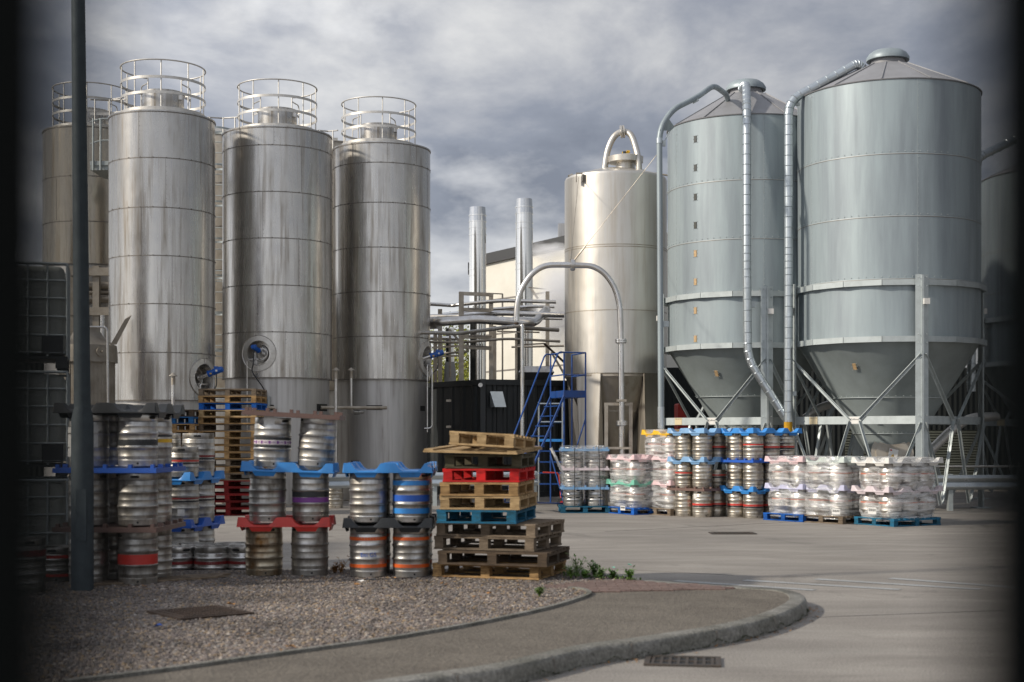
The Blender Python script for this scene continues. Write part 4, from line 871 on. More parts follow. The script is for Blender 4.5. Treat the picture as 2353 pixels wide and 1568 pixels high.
# gooseneck filling pipe with its stand and stay wires
Dg = 30.5
t = thing('gooseneck_pipe', 'tall gooseneck filling pipe arching in front of the beige tank', 'pipe', tuple(XD(1428, Dg, 0)))
b = MB(); b.tube(catmull([P(1187, 738, Dg), P(1187.5, 712, Dg), P(1193, 680, Dg), P(1207, 650, Dg), P(1228, 625, Dg), P(1255, 611, Dg), P(1290, 609, Dg), P(1330, 610, Dg), P(1362, 613, Dg), P(1390, 630, Dg), P(1412, 662, Dg), P(1423, 700, Dg), P(1426, 740, Dg), P(1427, 800, Dg), P(1428, 900, Dg), P(1429, 1040, Dg)], 6) + [P(1429, 1190, Dg)], .062, 18); b.build('tube', M['steel'], t)
for p_, d in ((P(1316, 609.5, Dg), Vector((1, 0, 0))), (P(1427, 784, Dg), Vector((0, 0, 1))), (P(1429, 973, Dg), Vector((0, 0, 1)))):
    b = MB(); b.tube([p_ - d * .035, p_ - d * .004], .125, 22); b.tube([p_ + d * .004, p_ + d * .035], .125, 22)
    u_ = Vector((0, 0, 1)) if abs(d.x) > .5 else Vector((1, 0, 0)); v_ = d.cross(u_)
    for k in range(8): a = k * math.pi / 4; octa(b, p_ + (u_ * math.cos(a) + v_ * math.sin(a)) * .1 - v_ * 0 + d * .045, .014); octa(b, p_ + (u_ * math.cos(a) + v_ * math.sin(a)) * .1 - d * .045, .014)
    b.build('flange', M['steel'], t)
b = MB(); b.lathe([(.04, 0), (.05, -.03), (.04, -.05)], 14, P(1187, 741, Dg)); b.build('rusty_lip', M['rust'], t)
fr = MB()
for x in (1393, 1449): fr.bar(P(x, 928, Dg + .05), Vector((P(x, 928, Dg + .05).x, Dg + .05, 0)), .075, .075)
fr.bar(P(1388.5, 929, Dg + .05), P(1453.5, 929, Dg + .05), .08, .06); fr.bar(P(1393, 1030, Dg - .04), P(1449, 1030, Dg - .04), .05, .05); fr.box(P(1428, 921, Dg), (.2, .2, .05)); fr.build('stand', M['steel_dull'], t)
for a_, b_, lb in ((P(1311, 597, Dg), P(1330, 408, 35.0), 'steel'), (P(1321, 597, Dg), P(1514, 350, 30.2), 'steel')):
    mb = MB(); mb.tube([a_, a_.lerp(b_, .13)], .018, 6); mb.tube([a_.lerp(b_, .13), b_], .006, 6); mb.build('stay_wire', M['steel_dull'], t)
b = MB(); b.tube([P(1514, 350, 30.2), P(1330, 500, 30.3)], .001, 3)

# ---------------------------------------------------------------- pipe bridge behind
q_ = lambda x, y: (948 + .1832 * x, 632 + .1832 * y)
def zp(x, y, D): a, b_ = q_(x, y); return P(a, b_, D)
GP = 'insulated pipes of the pipe bridge'
pipe('topmost slim steel pipe of the pipe bridge, level under the chimneys', [zp(-60, 365, 40), zp(230, 365, 40), zp(510, 385, 40), zp(560, 375, 39.8), zp(1130, 322, 39.4), zp(1800, 340, 39.4)], .052, fil=.25, group=GP)
pipe('fattest insulated pipe of the bridge, with kinked elbow at its left end', [zp(240, 610, 37.5), zp(300, 595, 37.2), zp(330, 592, 37.0), zp(800, 558, 37.0), zp(950, 565, 37.0), zp(1490, 608, 37.2), zp(1560, 570, 37.8), zp(1620, 500, 38.6), zp(1680, 440, 39.4)], .115, 'steel', fil=.2, group=GP)
pipe('swollen silver elbow joining the last tank to the fat bridge pipe', [zp(120, 610, 37.6), zp(330, 598, 37.2)], .165, 'steel', fil=0, group=GP)
pipe('medium steel pipe of the bridge bending level behind the gooseneck mouth', [zp(100, 530, 39), zp(640, 520, 38.6), zp(1110, 478, 38.2), zp(1300, 485, 38.2), zp(1900, 505, 38.3)], .072, fil=.25, group=GP)
pipe('gleaming pale pipe sloping up behind the bridge pipes', [zp(360, 520, 44), zp(1560, 412, 43)], .11, 'shiny', fil=0, group=GP)
pipe('dark pipe under the fat bridge pipe, turning down into the slim riser', [zp(100, 722, 36), zp(560, 735, 35.4), zp(640, 728, 35.2), zp(1120, 665, 34.4), zp(1376, 637, 33.6), Vector((zp(1376, 637, 33.6).x, 33.6, 0))], .048, 'steel', fil=.02, group=GP)
pipe('dark short pipe running right into the steam', [zp(1400, 668, 39), zp(1830, 692, 39.5)], .055, 'steel_dull', fil=0, group=GP)
pipe('lowest dark bridge pipe resting on rung brackets', [zp(100, 838, 38), zp(600, 850, 38), zp(1180, 800, 37.6), zp(1850, 835, 37.8)], .035, 'steel_dull', fil=.25, group=GP)
pipe('short brown pipe hooking up behind the bridge post', [zp(300, 990, 38.5), zp(640, 968, 38.3), zp(690, 962, 38.3), zp(690, 850, 38.3)], .03, 'steel_dull', fil=.12, group=GP)
pipe('pale crosswise pipe seen low between the bridge posts', [zp(200, 790, 44), zp(620, 800, 44)], .07, 'shiny', fil=0, group=GP)
pipe('narrow bright pipe crossing high behind the kinked pipe', [zp(1010, 430, 41), zp(1500, 395, 41), zp(1780, 400, 41)], .045, 'steel', fil=.2, group=GP)
pipe('narrow pipe just under the medium bridge pipe', [zp(1250, 540, 39), zp(1880, 552, 39)], .035, 'steel', fil=0, group=GP)
pipe('low narrow pipe along the rear bridge brackets', [zp(1240, 905, 41), zp(1500, 900, 41), zp(1900, 890, 41)], .03, 'steel_dull', fil=.1, group=GP)
pipe('vertical drop pipe behind the gooseneck mouth', [zp(1440, 640, 42), zp(1440, 1250, 42)], .05, 'steel', fil=0, group=GP)
pipe('vertical drop pipe at the left of the bridge', [zp(470, 760, 43), zp(470, 1290, 43)], .035, 'steel_dull', fil=0, group=GP)
t = thing('pipe_bridge', 'brown steel frame carrying the bundle of pipes', 'frame', tuple(XD(1095, 38, 0)))
for (x, yt_, D, w) in ((611, 215, 37.6, .13), (985, 235, 39.6, .12), (1025, 640, 39.9, .12), (1300, 735, 40, .07), (1692, 210, 41, .11), (345, 430, 41.5, .12), (285, 750, 42, .11), (1128, 240, 41.2, .05)):
    a = zp(x, yt_, D); b = MB(); b.bar(a, (a.x, a.y, 0), w, w); b.build('column', M['steel_dull'], t)
for (x0, y0, x1, y1, D, w, h) in ((585, 232, 1010, 250, 37.6, .09, .09), (640, 436, 985, 446, 38, .09, .10), (640, 775, 985, 785, 38, .09, .10), (640, 905, 985, 920, 38, .09, .10), (885, 228, 1130, 240, 41, .06, .03),
                               (245, 912, 590, 890, 39, .05, .05), (1300, 880, 1650, 862, 39.5, .05, .04), (1060, 708, 1590, 722, 39.4, .05, .04), (360, 1022, 585, 1015, 40, .05, .05), (1455, 158, 1680, 180, 42, .05, .03)):
    b = MB(); b.bar(zp(x0, y0, D), zp(x1, y1, D + .2), w, h); b.build('crossbeam', M['steel_dull'], t)
for (x0, y0, x1, y1, D) in ((465, 690, 600, 850, 38.4), (1650, 862, 1905, 1100, 39.2), (1740, 970, 1900, 1240, 38.8), (1490, 175, 1575, 300, 42)):
    b = MB(); b.bar(zp(x0, y0, D), zp(x1, y1, D), .06, .06); b.build('brace', M['rust'] if x0 == 1650 else M['steel_dull'], t)
for (y, D, n_) in ((405, 38, 4), (750, 38, 6), (878, 38, 8)):
    b = MB()
    for k in range(n_): x = 700 + k * 240 / n_; b.tube([zp(x, y - 15, D), zp(x, y + 22, D)], .012, 6)
    b.bar(zp(695, y + 20, D), zp(700 + 240, y + 20, D), .02, .02); b.build('pipe_hanger', M['seam'], t)

# flues, process building, condenser and tree behind
def flue(label, xv, wpx, ytop, D, ybands):
    p_ = XD(xv, D); r = wpx / 2 * D / F; zt = ZY(ytop, D); t = thing('chimney_flue', label, 'chimney', (p_.x, p_.y, 0), group='twin bright steel chimneys')
    b = MB(); z = zt - .5; b.lathe([(r, 0), (r, z)], 40, (p_.x, p_.y, 0)); b.build('shaft', M['shiny'], t)
    b = MB(); b.lathe([(r + .01, z), (r * .93, zt), (r * .88, zt), (r * .88, zt - .3)], 40, (p_.x, p_.y, 0)); b.build('top_cone', M['shiny'], t)
    for y in ybands: b = MB(); ring(b, p_, r - .002, ZY(y, D), .035, .016, 40); b.build('joint_band', M['shiny'], t)
    b = MB(); b.tube([(p_.x + r * .9, p_.y - r * .4, 0), (p_.x + r * .9, p_.y - r * .4, ZY(560, D))], .03, 8); b.build('drain_line', M['steel'], t)
flue('left bright steel chimney, the lower one of the pair', 1097.5, 39, 477, 50, (496, 510, 525, 541, 620, 634, 675, 760, 812))
flue('right bright steel chimney, the taller one of the pair', 1204.5, 39.5, 458, 49, (477, 492, 513, 526, 607, 620, 700, 780))
p_ = XD(1034, 46); t = thing('insulated_flue', 'short insulated pipe stub with grey sleeve left of the bridge post', 'pipe', (p_.x, p_.y, 0))
b = MB(); b.tube([(p_.x, 46, ZY(834, 46)), (p_.x, 46, ZY(755, 46))], .14, 20); b.build('riser', M['shiny'], t)
b = MB(); b.tube([(p_.x, 46, 0), (p_.x, 46, ZY(862, 46)), (p_.x, 46, ZY(850, 46)), (p_.x, 46, ZY(832, 46))], [.19, .19, .185, .15], 20); b.build('insulation_sleeve', mat('grey_sleeve', (.30, .29, .27), .9), t)

D = 55; t = thing('process_building', 'cream clad building with dark roof fascia behind the chimneys', 'building', tuple(XD(1200, D, 0)))
b = MB(); A2 = XD(1116, 58); Bx = A2 + Vector((9, -9, 0)) * .62; zA = ZY(596, 58); zB = zA + .55
def quadwall(b, p, q, z0a, z1a, z0b, z1b): b.add([(p.x, p.y, z0a), (q.x, q.y, z0b), (q.x, q.y, z1b), (p.x, p.y, z1a)], [(0, 1, 2, 3)])
quadwall(b, A2, Bx, 0, zA, 0, zB); quadwall(b, A2 + Vector((9, 9, 0)), A2, 0, zA - .4, 0, zA); quadwall(b, Bx, Bx + Vector((9, 9, 0)), 0, zB, 0, zB - .4); b.build('wall', M['panel_cream'], t, smooth=0)
b = MB(); b.add([(A2.x, A2.y, zA), (Bx.x, Bx.y, zB), (Bx.x + 9, Bx.y + 9, zB - .4), (A2.x + 9, A2.y + 9, zA - .4)], [(0, 1, 2, 3)]); rf = b.build('roof', M['fascia'], t, smooth=0)
dv = (Bx - A2).normalized(); nv = Vector((dv.y, -dv.x, 0)); b = MB(); b.bar(A2 + nv * .06 + Vector((0, 0, zA - .02)) - dv * .1, Bx + nv * .06 + Vector((0, 0, zB - .02)), .14, .42); b.box(A2 + Vector((-.6, .3, zA - .35)), (.25, .5, .45)); b.build('fascia', M['fascia'], rf)
for z in (zA - 1.7, zA - 3.1, zA - 4.6, zA - 6.1, zA - 7.4):
    b = MB(); b.bar(A2 + nv * .012 + Vector((0, 0, z)), Bx + nv * .012 + Vector((0, 0, z + .25)), .012, .055); b.build('panel_joint', M['seam'], t)
b = MB(); b.box((P(1300, 560, 56).x, 56, ZY(560, 56)), (.6, .6, 1.5)); b.build('roof_stub', M['skirt'], t)

D = 37.6; t = thing('condenser_unit', 'grey louvred condenser box standing on the black container', 'condenser', tuple(P(1232, 872, D)))
def frus(b, c, d0, d1, h):
    vs = [Vector(c) + Vector((sx * d[0] / 2, sy * d[1] / 2, z)) for d, z in ((d0, 0), (d1, h)) for sx, sy in ((-1, -1), (1, -1), (1, 1), (-1, 1))]
    b.add(vs, [(0, 3, 2, 1), (4, 5, 6, 7), (0, 1, 5, 4), (1, 2, 6, 5), (2, 3, 7, 6), (3, 0, 4, 7)])
z = ZY(874, D); x = XD(1232, D).x; b = MB(); frus(b, (x, D + .2, z), (.72, .8, 0), (.95, 1, 0), .2); b.build('lower_body', M['fascia'], t, smooth=0)
b = MB(); frus(b, (x, D + .2, z + .2), (.95, 1.0), (.70, .8), .16); b.build('hood', M['skirt'], t, smooth=0)
b = MB(); b.box((x, D + .2, z - .06), (.8, .8, .1)); b.build('plinth', M['steel_dull'], t)

# black shipping container
D0 = 36.2; t = thing('shipping_container', 'black corrugated shipping container behind the pallet pile', 'container', tuple(XD(1110, D0, 0)))
zt = ZY(872, D0); A = XD(1110, D0); rt_ = XD(1345, D0 + 1.0); lf = XD(985, D0 + 2.4)
def corrwall(b, p, q, z0, z1, depth=.04, per=.28):
    d = (q - p); n_ = max(1, int(d.length / per)); d = d / n_; nn = Vector((d.y, -d.x, 0)).normalized(); line = []
    for k in range(n_):
        s_ = p + d * k; line += [s_, s_ + d * .25, s_ + d * .38 - nn * depth, s_ + d * .87 - nn * depth]
    line.append(q); vs = []; 
    for v in line: vs += [(v.x, v.y, z0), (v.x, v.y, z1)]
    b.add(vs, [(2 * i, 2 * i + 2, 2 * i + 3, 2 * i + 1) for i in range(len(line) - 1)])
b = MB(); corrwall(b, A, rt_, .15, zt - .12); b.build('side_wall', M['container'], t, smooth=0)
b = MB(); corrwall(b, lf, A, .15, zt - .12, .03, .5); dw = b.build('door_end', M['container'], t, smooth=0)
b = MB()
for (p0, p1) in ((A, rt_), (lf, A)):
    for z in (zt - .07, .12): b.bar(p0 + Vector((0, 0, z)), p1 + Vector((0, 0, z)), .09, .14)
for p0 in (A, rt_, lf): b.bar(p0, p0 + Vector((0, 0, zt + .005)), .13, .13)
b.build('corner_frame', M['container'], t)
b = MB(); b.add([(v.x, v.y, zt - .01) for v in (lf, A, rt_, lf + (rt_ - A))], [(0, 1, 2, 3)]); b.build('roof', M['container'], t, smooth=0)
dn = (rt_ - A).normalized(); nn = Vector((dn.y, -dn.x, 0))
q = P(1140, 918, D0 + .05) + nn * .02
b = MB(); w = .17; u_ = dn; z_ = Vector((0, 0, 1)); pts = [q - u_ * w + z_ * .2, q + u_ * w + z_ * .2, q + u_ * (w + .02) - z_ * .2 + nn * .22, q - u_ * (w - .05) - z_ * .2 + nn * .22, q - u_ * w - z_ * .2, q + u_ * w - z_ * .2]
b.add(pts, [(0, 1, 2, 3), (0, 3, 4), (1, 5, 2), (3, 2, 5, 4)]); b.build('vent_hood', M['galv_duct'], t, smooth=0)
b = MB(); b.lathe([(0, 0), (.055, 0)], 20, P(1104, 885, D0 - .25), axis=Euler((R(90), 0, 0)).to_matrix()); b.build('round_sticker', M['p_white'], t)
for y in (921, 981): b = MB(); b.box(P(1031, y, D0 + 1.25), (.13, .08, .06)); b.build('door_hinge', M['steel_dull'], dw)

# dark background buildings
t = thing('loading_shed', 'low dark clad shed wall standing behind the silo legs', 'building', tuple(XD(1900, 43, 0)))
za = ZY(845, 43); b = MB(); x0, x1 = XD(1350, 43).x, XD(2600, 43).x; quadwall(b, Vector((x0, 43, 0)), Vector((x1, 43, 0)), 0, za, 0, za); b.add([(x0, 43, za), (x1, 43, za), (x1, 55, za), (x0, 55, za)], [(0, 1, 2, 3)]); quadwall(b, Vector((x0, 55, 0)), Vector((x0, 43, 0)), 0, za, 0, za); b.build('wall', M['dark_wall'], t, smooth=0)
for x, w in ((2000, 1.5), (2190, 1.6)): b = MB(); b.box((XD(x, 42.95).x, 42.95, .9), (w, .06, 1.8)); b.build('roller_shutter', M['shutter'], t)
t = thing('plant_room', 'dark clad building low behind the leftmost tank', 'building', tuple(XD(200, 42, 0)))
za = ZY(640, 42); b = MB(); x0, x1 = XD(-500, 42).x, XD(830, 42).x; quadwall(b, Vector((x0, 42, 0)), Vector((x1, 42, 0)), 0, za, 0, za); b.add([(x0, 42, za), (x1, 42, za), (x1, 52, za), (x0, 52, za)], [(0, 1, 2, 3)]); quadwall(b, Vector((x1, 42, 0)), Vector((x1, 52, 0)), 0, za, 0, za); b.build('wall', M['dark_wall'], t, smooth=0)
# unseen brick building added off to the left to shade the gravel corner
t = thing('added_shade_building', 'added dark brick shade building beyond the left edge of the frame', 'building', (-18, 9, 0))
b = MB(); b.box((-22, 8.6, 4.6), (8, 15, 9.2)); b.build('wall', mat('shade_building_brick', (.10, .055, .04), .9, 0, 8, .5), t, smooth=0)
b = MB(); b.box((-22, 8.6, 9.3), (8.4, 15.4, .2)); b.build('roof', M['fascia'], t, smooth=0)
for y in (5.5, 9, 12.5):
    b = MB(); b.box((-17.98, y, 2.6), (.06, 1.6, 1.4)); w_ = b.build('window', M['glass'], t); b = MB(); b.box((-17.95, y, 1.85), (.16, 1.8, .1)); b.build('sill', M['kerb'], w_)

# tree behind the pipe bridge
M['foliage'] = mat('autumn_foliage', (.28, .28, .03), .6, 0, 3, .8, (.10, .14, .02), rand=0)
M['bark'] = mat('bark', (.10, .075, .05), .9, 0, 8, .5)
def tree(label, x, y, h, rad, n, seed):
    rg = np.random.default_rng(seed); t = thing('tree', label, 'tree', (x, y, 0)); b = MB(); b.tube([(x, y, 0), (x + .1, y, h * .35), (x, y, h * .7)], [.22, .15, .06], 10)
    for k in range(7):
        a = k * 2.4; z = h * (.3 + .07 * k); b.tube([(x, y, z), (x + math.cos(a) * rad * .5, y + math.sin(a) * rad * .5, z + .8)], [.07, .02], 6)
    b.build('trunk', M['bark'], t); b = MB(); vs = []; fs = []
    cl = rg.normal(0, 1, (26, 3)); cl /= np.linalg.norm(cl, axis=1)[:, None]; cl *= rg.uniform(.3, 1, (26, 1)) * np.array([rad, rad, h * .33]); cl += np.array([x, y, h * .62])
    for i in range(n):
        c_ = Vector(cl[i % 26]) + Vector(rg.normal(0, rad * .22, 3)); d = Vector(rg.normal(0, 1, 3)).normalized(); u_ = d.orthogonal().normalized(); w_ = d.cross(u_); s_ = rg.uniform(.05, .1); k = len(vs)
        vs += [c_ - u_ * s_, c_ + w_ * s_ * .5, c_ + u_ * s_, c_ - w_ * s_ * .5]; fs.append((k, k + 1, k + 2, k + 3))
    b.add(vs, fs); b.build('crown', M['foliage'], t, smooth=0)
tree('yellow green tree glimpsed low behind the pipe bridge posts', XD(1060, 66).x, 66, 7.2, 2.6, 11000, 4)
tree('darker green tree just left of the yellow green one behind the tank', XD(1005, 70).x, 70, 5.4, 2.0, 6000, 9)

# steam drifting off the pipes
def steam(label, pts, dens, col=(.99, .99, 1.0)):
    m = bpy.data.materials.new('steam'); m.use_nodes = True; tt = m.node_tree; n = tt.nodes; l = tt.links; n.remove(n['Principled BSDF']); v = n.new('ShaderNodeVolumePrincipled'); l.new(v.outputs[0], n['Material Output'].inputs['Volume'])
    v.inputs['Color'].default_value = (*col, 1); v.inputs['Anisotropy'].default_value = 0
    c_ = n.new('ShaderNodeTexCoord'); x = n.new('ShaderNodeTexNoise'); l.new(c_.outputs['Object'], x.inputs['Vector']); x.inputs['Scale'].default_value = 2.2; x.inputs['Detail'].default_value = 5; x.inputs['Roughness'].default_value = .6
    ln = n.new('ShaderNodeVectorMath'); ln.operation = 'LENGTH'; l.new(c_.outputs['Object'], ln.inputs[0])
    fo = n.new('ShaderNodeMapRange'); l.new(ln.outputs['Value'], fo.inputs[0]); fo.inputs[1].default_value = 1.0; fo.inputs[2].default_value = .15; fo.inputs[3].default_value = -.25; fo.inputs[4].default_value = .55
    ad = n.new('ShaderNodeMath'); ad.operation = 'ADD'; l.new(x.outputs[0], ad.inputs[0]); l.new(fo.outputs[0], ad.inputs[1])
    mr = n.new('ShaderNodeMapRange'); l.new(ad.outputs[0], mr.inputs[0]); mr.inputs[1].default_value = .45; mr.inputs[2].default_value = .95; mr.inputs[4].default_value = dens; l.new(mr.outputs[0], v.inputs['Density'])
    b = MB(); 
    pr = [(math.sin(math.pi * k / 10), -math.cos(math.pi * k / 10)) for k in range(11)]; b.lathe([(max(p[0], .001), p[1]) for p in pr], 20)
    o = b.build('steam_cloud', m, smooth=60); o.location = pts[0]; o.scale = pts[1]; o['kind'] = 'stuff'; return tag(o, label, 'steam')
steam('white steam billowing out beside the beige tank', (P(1285, 700, 41.5), (1.15, .9, 2.0)), 3.2)
steam('thin wisp of steam drifting across the dark roof fascia', (P(1262, 578, 52.0), (1.3, .8, .5)), 2.0)
# ================================================================ KEGS, CASKS, TRAYS, PALLETS
MESH = {}
def cached(key, fn):
    if key not in MESH: MESH[key] = fn()
    return MESH[key]
def mesh_of(b, name, m, smooth=40):
    me = bpy.data.meshes.new(name); me.from_pydata([tuple(v) for v in b.v], [], b.f); me.materials.append(m)
    if smooth: me.shade_smooth(); me.set_sharp_from_angle(angle=R(smooth))
    return me
H50, H30 = .532, .365
def body_prof(kind):
    if kind == '50': h = H50; rings = [.19, .335]; beads = [.105, .262, .412]
    else: h = H30; rings = [.125, .235]; beads = [.18]
    p = [(.0, .04), (.15, .035), (.180, .052), (.1925, .062), (.196, .072)]
    top = h - .072; R_ = .1982
    ev = [(z, 0) for z in rings] + [(z, 1) for z in beads]; ev.sort(); p.append((R_, .082))
    for z, k in ev:
        if k == 0: p += [(R_, z - .019), (.2015, z - .013), (.2072, z - .006), (.2076, z + .005), (.2015, z + .012), (R_, z + .018)]
        else: p += [(R_, z - .007), (.2003, z - .002), (.2003, z + .002), (R_, z + .007)]
    p += [(R_, top - .012), (.196, top - .003), (.1905, top + .006), (.17, top + .03), (.1, top + .045), (.03, top + .05), (.03, top + .06), (0, top + .06)]
    return p
def chime_prof(kind, top):
    h = H50 if kind == '50' else H30
    if top: z = h; return [(.1915, z - .072), (.1955, z - .066), (.1955, z - .010), (.194, z - .002), (.190, z), (.186, z - .002), (.186, z - .012), (.188, z - .066)]
    return [(.186, .06), (.186, .012), (.184, .004), (.189, 0), (.194, .003), (.1955, .012), (.1955, .050), (.1972, .056), (.1972, .066), (.1955, .072)]
def slot_bm(r, z, w=.10, h=.028):
    b = MB(); n = 8; vs = []
    for k in range(n + 1):
        t_ = k / n * 2 - 1; hh = h / 2 * math.sqrt(max(0, 1 - t_ ** 6)) ; a = t_ * w / 2 / r - math.pi / 2
        vs += [(r * math.cos(a), r * math.sin(a), z - hh), (r * math.cos(a), r * math.sin(a), z + hh)]
    b.add(vs, [(2 * k, 2 * k + 2, 2 * k + 3, 2 * k + 1) for k in range(n)]); return b
def curved_patch(r, a0, a1, z0, z1, n=10):
    b = MB(); vs = []
    for k in range(n + 1): a = a0 + (a1 - a0) * k / n - math.pi / 2; vs += [(r * math.cos(a), r * math.sin(a), z0), (r * math.cos(a), r * math.sin(a), z1)]
    b.add(vs, [(2 * k, 2 * k + 2, 2 * k + 3, 2 * k + 1) for k in range(n)]); return b
KEGS = []
def keg(loc, label, kind='50', m='keg', rz=0.0, stripes=(), tilt=(0, 0), group=None, hole_a=0.0, notch=True, extra=None, dent=False):
    t = thing('beer_keg', label, 'keg', loc, (tilt[0], tilt[1], 0), group, local=True)
    body = cached(('b', kind, m), lambda: mesh_of(MB().lathe(body_prof(kind), 40), 'body', M[m]))
    if dent:
        body = body.copy()
        for _ in range(5):
            a = random.uniform(0, 6.28); z = random.uniform(.1, .45); c_ = Vector((.2 * math.cos(a), .2 * math.sin(a), z)); rr = random.uniform(.03, .07)
            for v in body.vertices:
                d = (v.co - c_).length
                if d < rr: f_ = 1 - .06 * (1 - (d / rr) ** 2); v.co.x *= f_; v.co.y *= f_
    bo = part('body', body, t); bo.rotation_euler = (0, 0, rz)
    tr = part('top_chime', cached(('tc', kind, m), lambda: mesh_of(MB().lathe(chime_prof(kind, 1), 40), 'top_chime', M[m])), t); tr.rotation_euler = (0, 0, rz)
    br = part('foot_chime', cached(('fc', kind, m), lambda: mesh_of(MB().lathe(chime_prof(kind, 0), 40), 'foot_chime', M[m])), t); br.rotation_euler = (0, 0, rz)
    h = H50 if kind == '50' else H30
    for da in (0, math.pi):
        ho = part('hand_hole', cached(('h', kind), lambda: mesh_of(slot_bm(.1961, h - .036), 'hand_hole', M['hole'])), tr); ho.rotation_euler = (0, 0, hole_a + da - rz)
    if notch:
        no = part('drain_hole', cached('n', lambda: mesh_of(slot_bm(.1961, .032, .022, .02), 'drain_hole', M['hole'])), br); no.rotation_euler = (0, 0, .25 - rz)
    for (z0, z1, c_) in stripes:
        part('stripe', cached(('s', z0, z1, c_), lambda: mesh_of(MB().lathe([(.1985, z0), (.2007, z0 + .001), (.2007, z1 - .001), (.1985, z1)], 40), 'stripe', M['p_' + c_])), t)
    if extra: extra(t)
    return t
def bent_text(t, txt, size, r, z, a0, m, name='lettering'):
    me = cached(('t', txt, size, r, z, m), lambda: bend(text_mesh(txt, size, M[m], name), r, z)); o = part(name, me, t); o.rotation_euler = (0, 0, a0); return o
def bend(me, r, z):
    for v in me.vertices:
        a = v.co.x / r - math.pi / 2; rr = r + v.co.z; v.co = Vector((rr * math.cos(a), rr * math.sin(a), z + v.co.y))
    return me
def paper(t, a0, z, w, h, m='label', r=.2045, name='paper_label'):
    da = w / 2 / r; return part(name, mesh_of(curved_patch(r, a0 - da, a0 + da, z, z + h), name, M[m]), t)

def tray_mesh(nu, nv, sp, m, inset=0):
    """interlocking plastic keg tray: pyramids between keg seats, flaps below the seats"""
    sub = 12; nx, ny = nu * sub, nv * sub; ex = .012; b = MB(); vs = []; fs = []
    X = [-nu * sp / 2 - ex] + [-nu * sp / 2 + sp * i / sub for i in range(nx + 1)] + [nu * sp / 2 + ex]
    Y = [-nv * sp / 2 - ex] + [-nv * sp / 2 + sp * i / sub for i in range(ny + 1)] + [nv * sp / 2 + ex]
    def hh(i, j):
        if i in (0, len(X) - 1) or j in (0, len(Y) - 1): return -.008
        u = (i - 1) % sub; v = (j - 1) % sub; u = min(u, sub - u) / sub; v = min(v, sub - v) / sub; q = max(u, v)
        return .085 * max(0, min(1, (.29 - q) / .13))
    for j in range(len(Y)):
        for i in range(len(X)): vs.append((X[i], Y[j], hh(i, j)))
    w = len(X)
    for j in range(len(Y) - 1):
        for i in range(w - 1): fs.append((j * w + i, j * w + i + 1, (j + 1) * w + i + 1, (j + 1) * w + i))
    o = len(vs); vs2 = [(v[0], v[1], v[2] - .012) for v in vs]; fs2 = [tuple(k + o for k in f[::-1]) for f in fs]
    rim = [i for i in range(w)] + [j * w + w - 1 for j in range(1, len(Y))] + [(len(Y) - 1) * w + i for i in range(w - 2, -1, -1)] + [j * w for j in range(len(Y) - 2, 0, -1)]
    fs3 = [(rim[(k + 1) % len(rim)], rim[k], rim[k] + o, rim[(k + 1) % len(rim)] + o) for k in range(len(rim))]
    b.add(vs + vs2, fs + fs2 + fs3)
    def flap(cx, cy, dx, dy):
        nx_, ny_ = dy, -dx; a, c_ = sp * .27, sp * .20; th = .012; z0, z1 = -.018, -.068
        q = [Vector((cx - dx * a, cy - dy * a, z0)), Vector((cx + dx * a, cy + dy * a, z0)), Vector((cx + dx * c_ - nx_ * .015, cy + dy * c_ - ny_ * .015, z1)), Vector((cx - dx * c_ - nx_ * .015, cy - dy * c_ - ny_ * .015, z1))]
        n_ = Vector((nx_, ny_, 0)) * th; b.add(q + [v - n_ for v in q], [(0, 3, 2, 1), (4, 5, 6, 7), (0, 1, 5, 4), (1, 2, 6, 5), (2, 3, 7, 6), (3, 0, 4, 7)])
    for i in range(nu):
        cx = (-nu / 2 + i + .5) * sp; flap(cx, -nv * sp / 2 - .004, 1, 0); flap(cx, nv * sp / 2 + .004, -1, 0)
    for j in range(nv):
        cy = (-nv / 2 + j + .5) * sp; flap(nu * sp / 2 + .004, cy, 0, 1); flap(-nu * sp / 2 - .004, cy, 0, -1)
    return mesh_of(b, 'tray_shell', m, 25)
def flat_tray_mesh(nu, nv, sp, m):
    b = MB(); w, d = nu * sp, nv * sp; b.box((0, 0, .012), (w + .03, d + .03, .024)); 
    for s in (-1, 1): b.box((0, s * (d / 2 + .008), -.012), (w + .03, .016, .026)); b.box((s * (w / 2 + .008), 0, -.012), (.016, d, .026))
    for i in range(nu * 2 + 1):
        for s in (-1, 1): 
            x = -w / 2 + w * i / (nu * 2); x = max(-w / 2 + .03, min(w / 2 - .03, x)); b.box((x, s * (d / 2 - .02), .042), (.035, .05, .036))
    for j in range(1, nv * 2):
        for s in (-1, 1): b.box((s * (w / 2 - .02), -d / 2 + d * j / (nv * 2), .042), (.05, .035, .036))
    return mesh_of(b, 'tray_shell', m, 0)
def tray(loc, rz, nu, nv, sp, colour, label, flat=False, tilt=(0, 0), group='interlocking keg trays', tagm=False):
    me = cached(('tr', nu, nv, sp, colour, flat), lambda: (flat_tray_mesh if flat else tray_mesh)(nu, nv, sp, M['p_' + colour]))
    me2 = me
    o = bpy.data.objects.new('keg_tray', me2); COL.objects.link(o); o.location = loc; o.rotation_euler = (tilt[0], tilt[1], rz); return tag(o, label, 'tray', group)

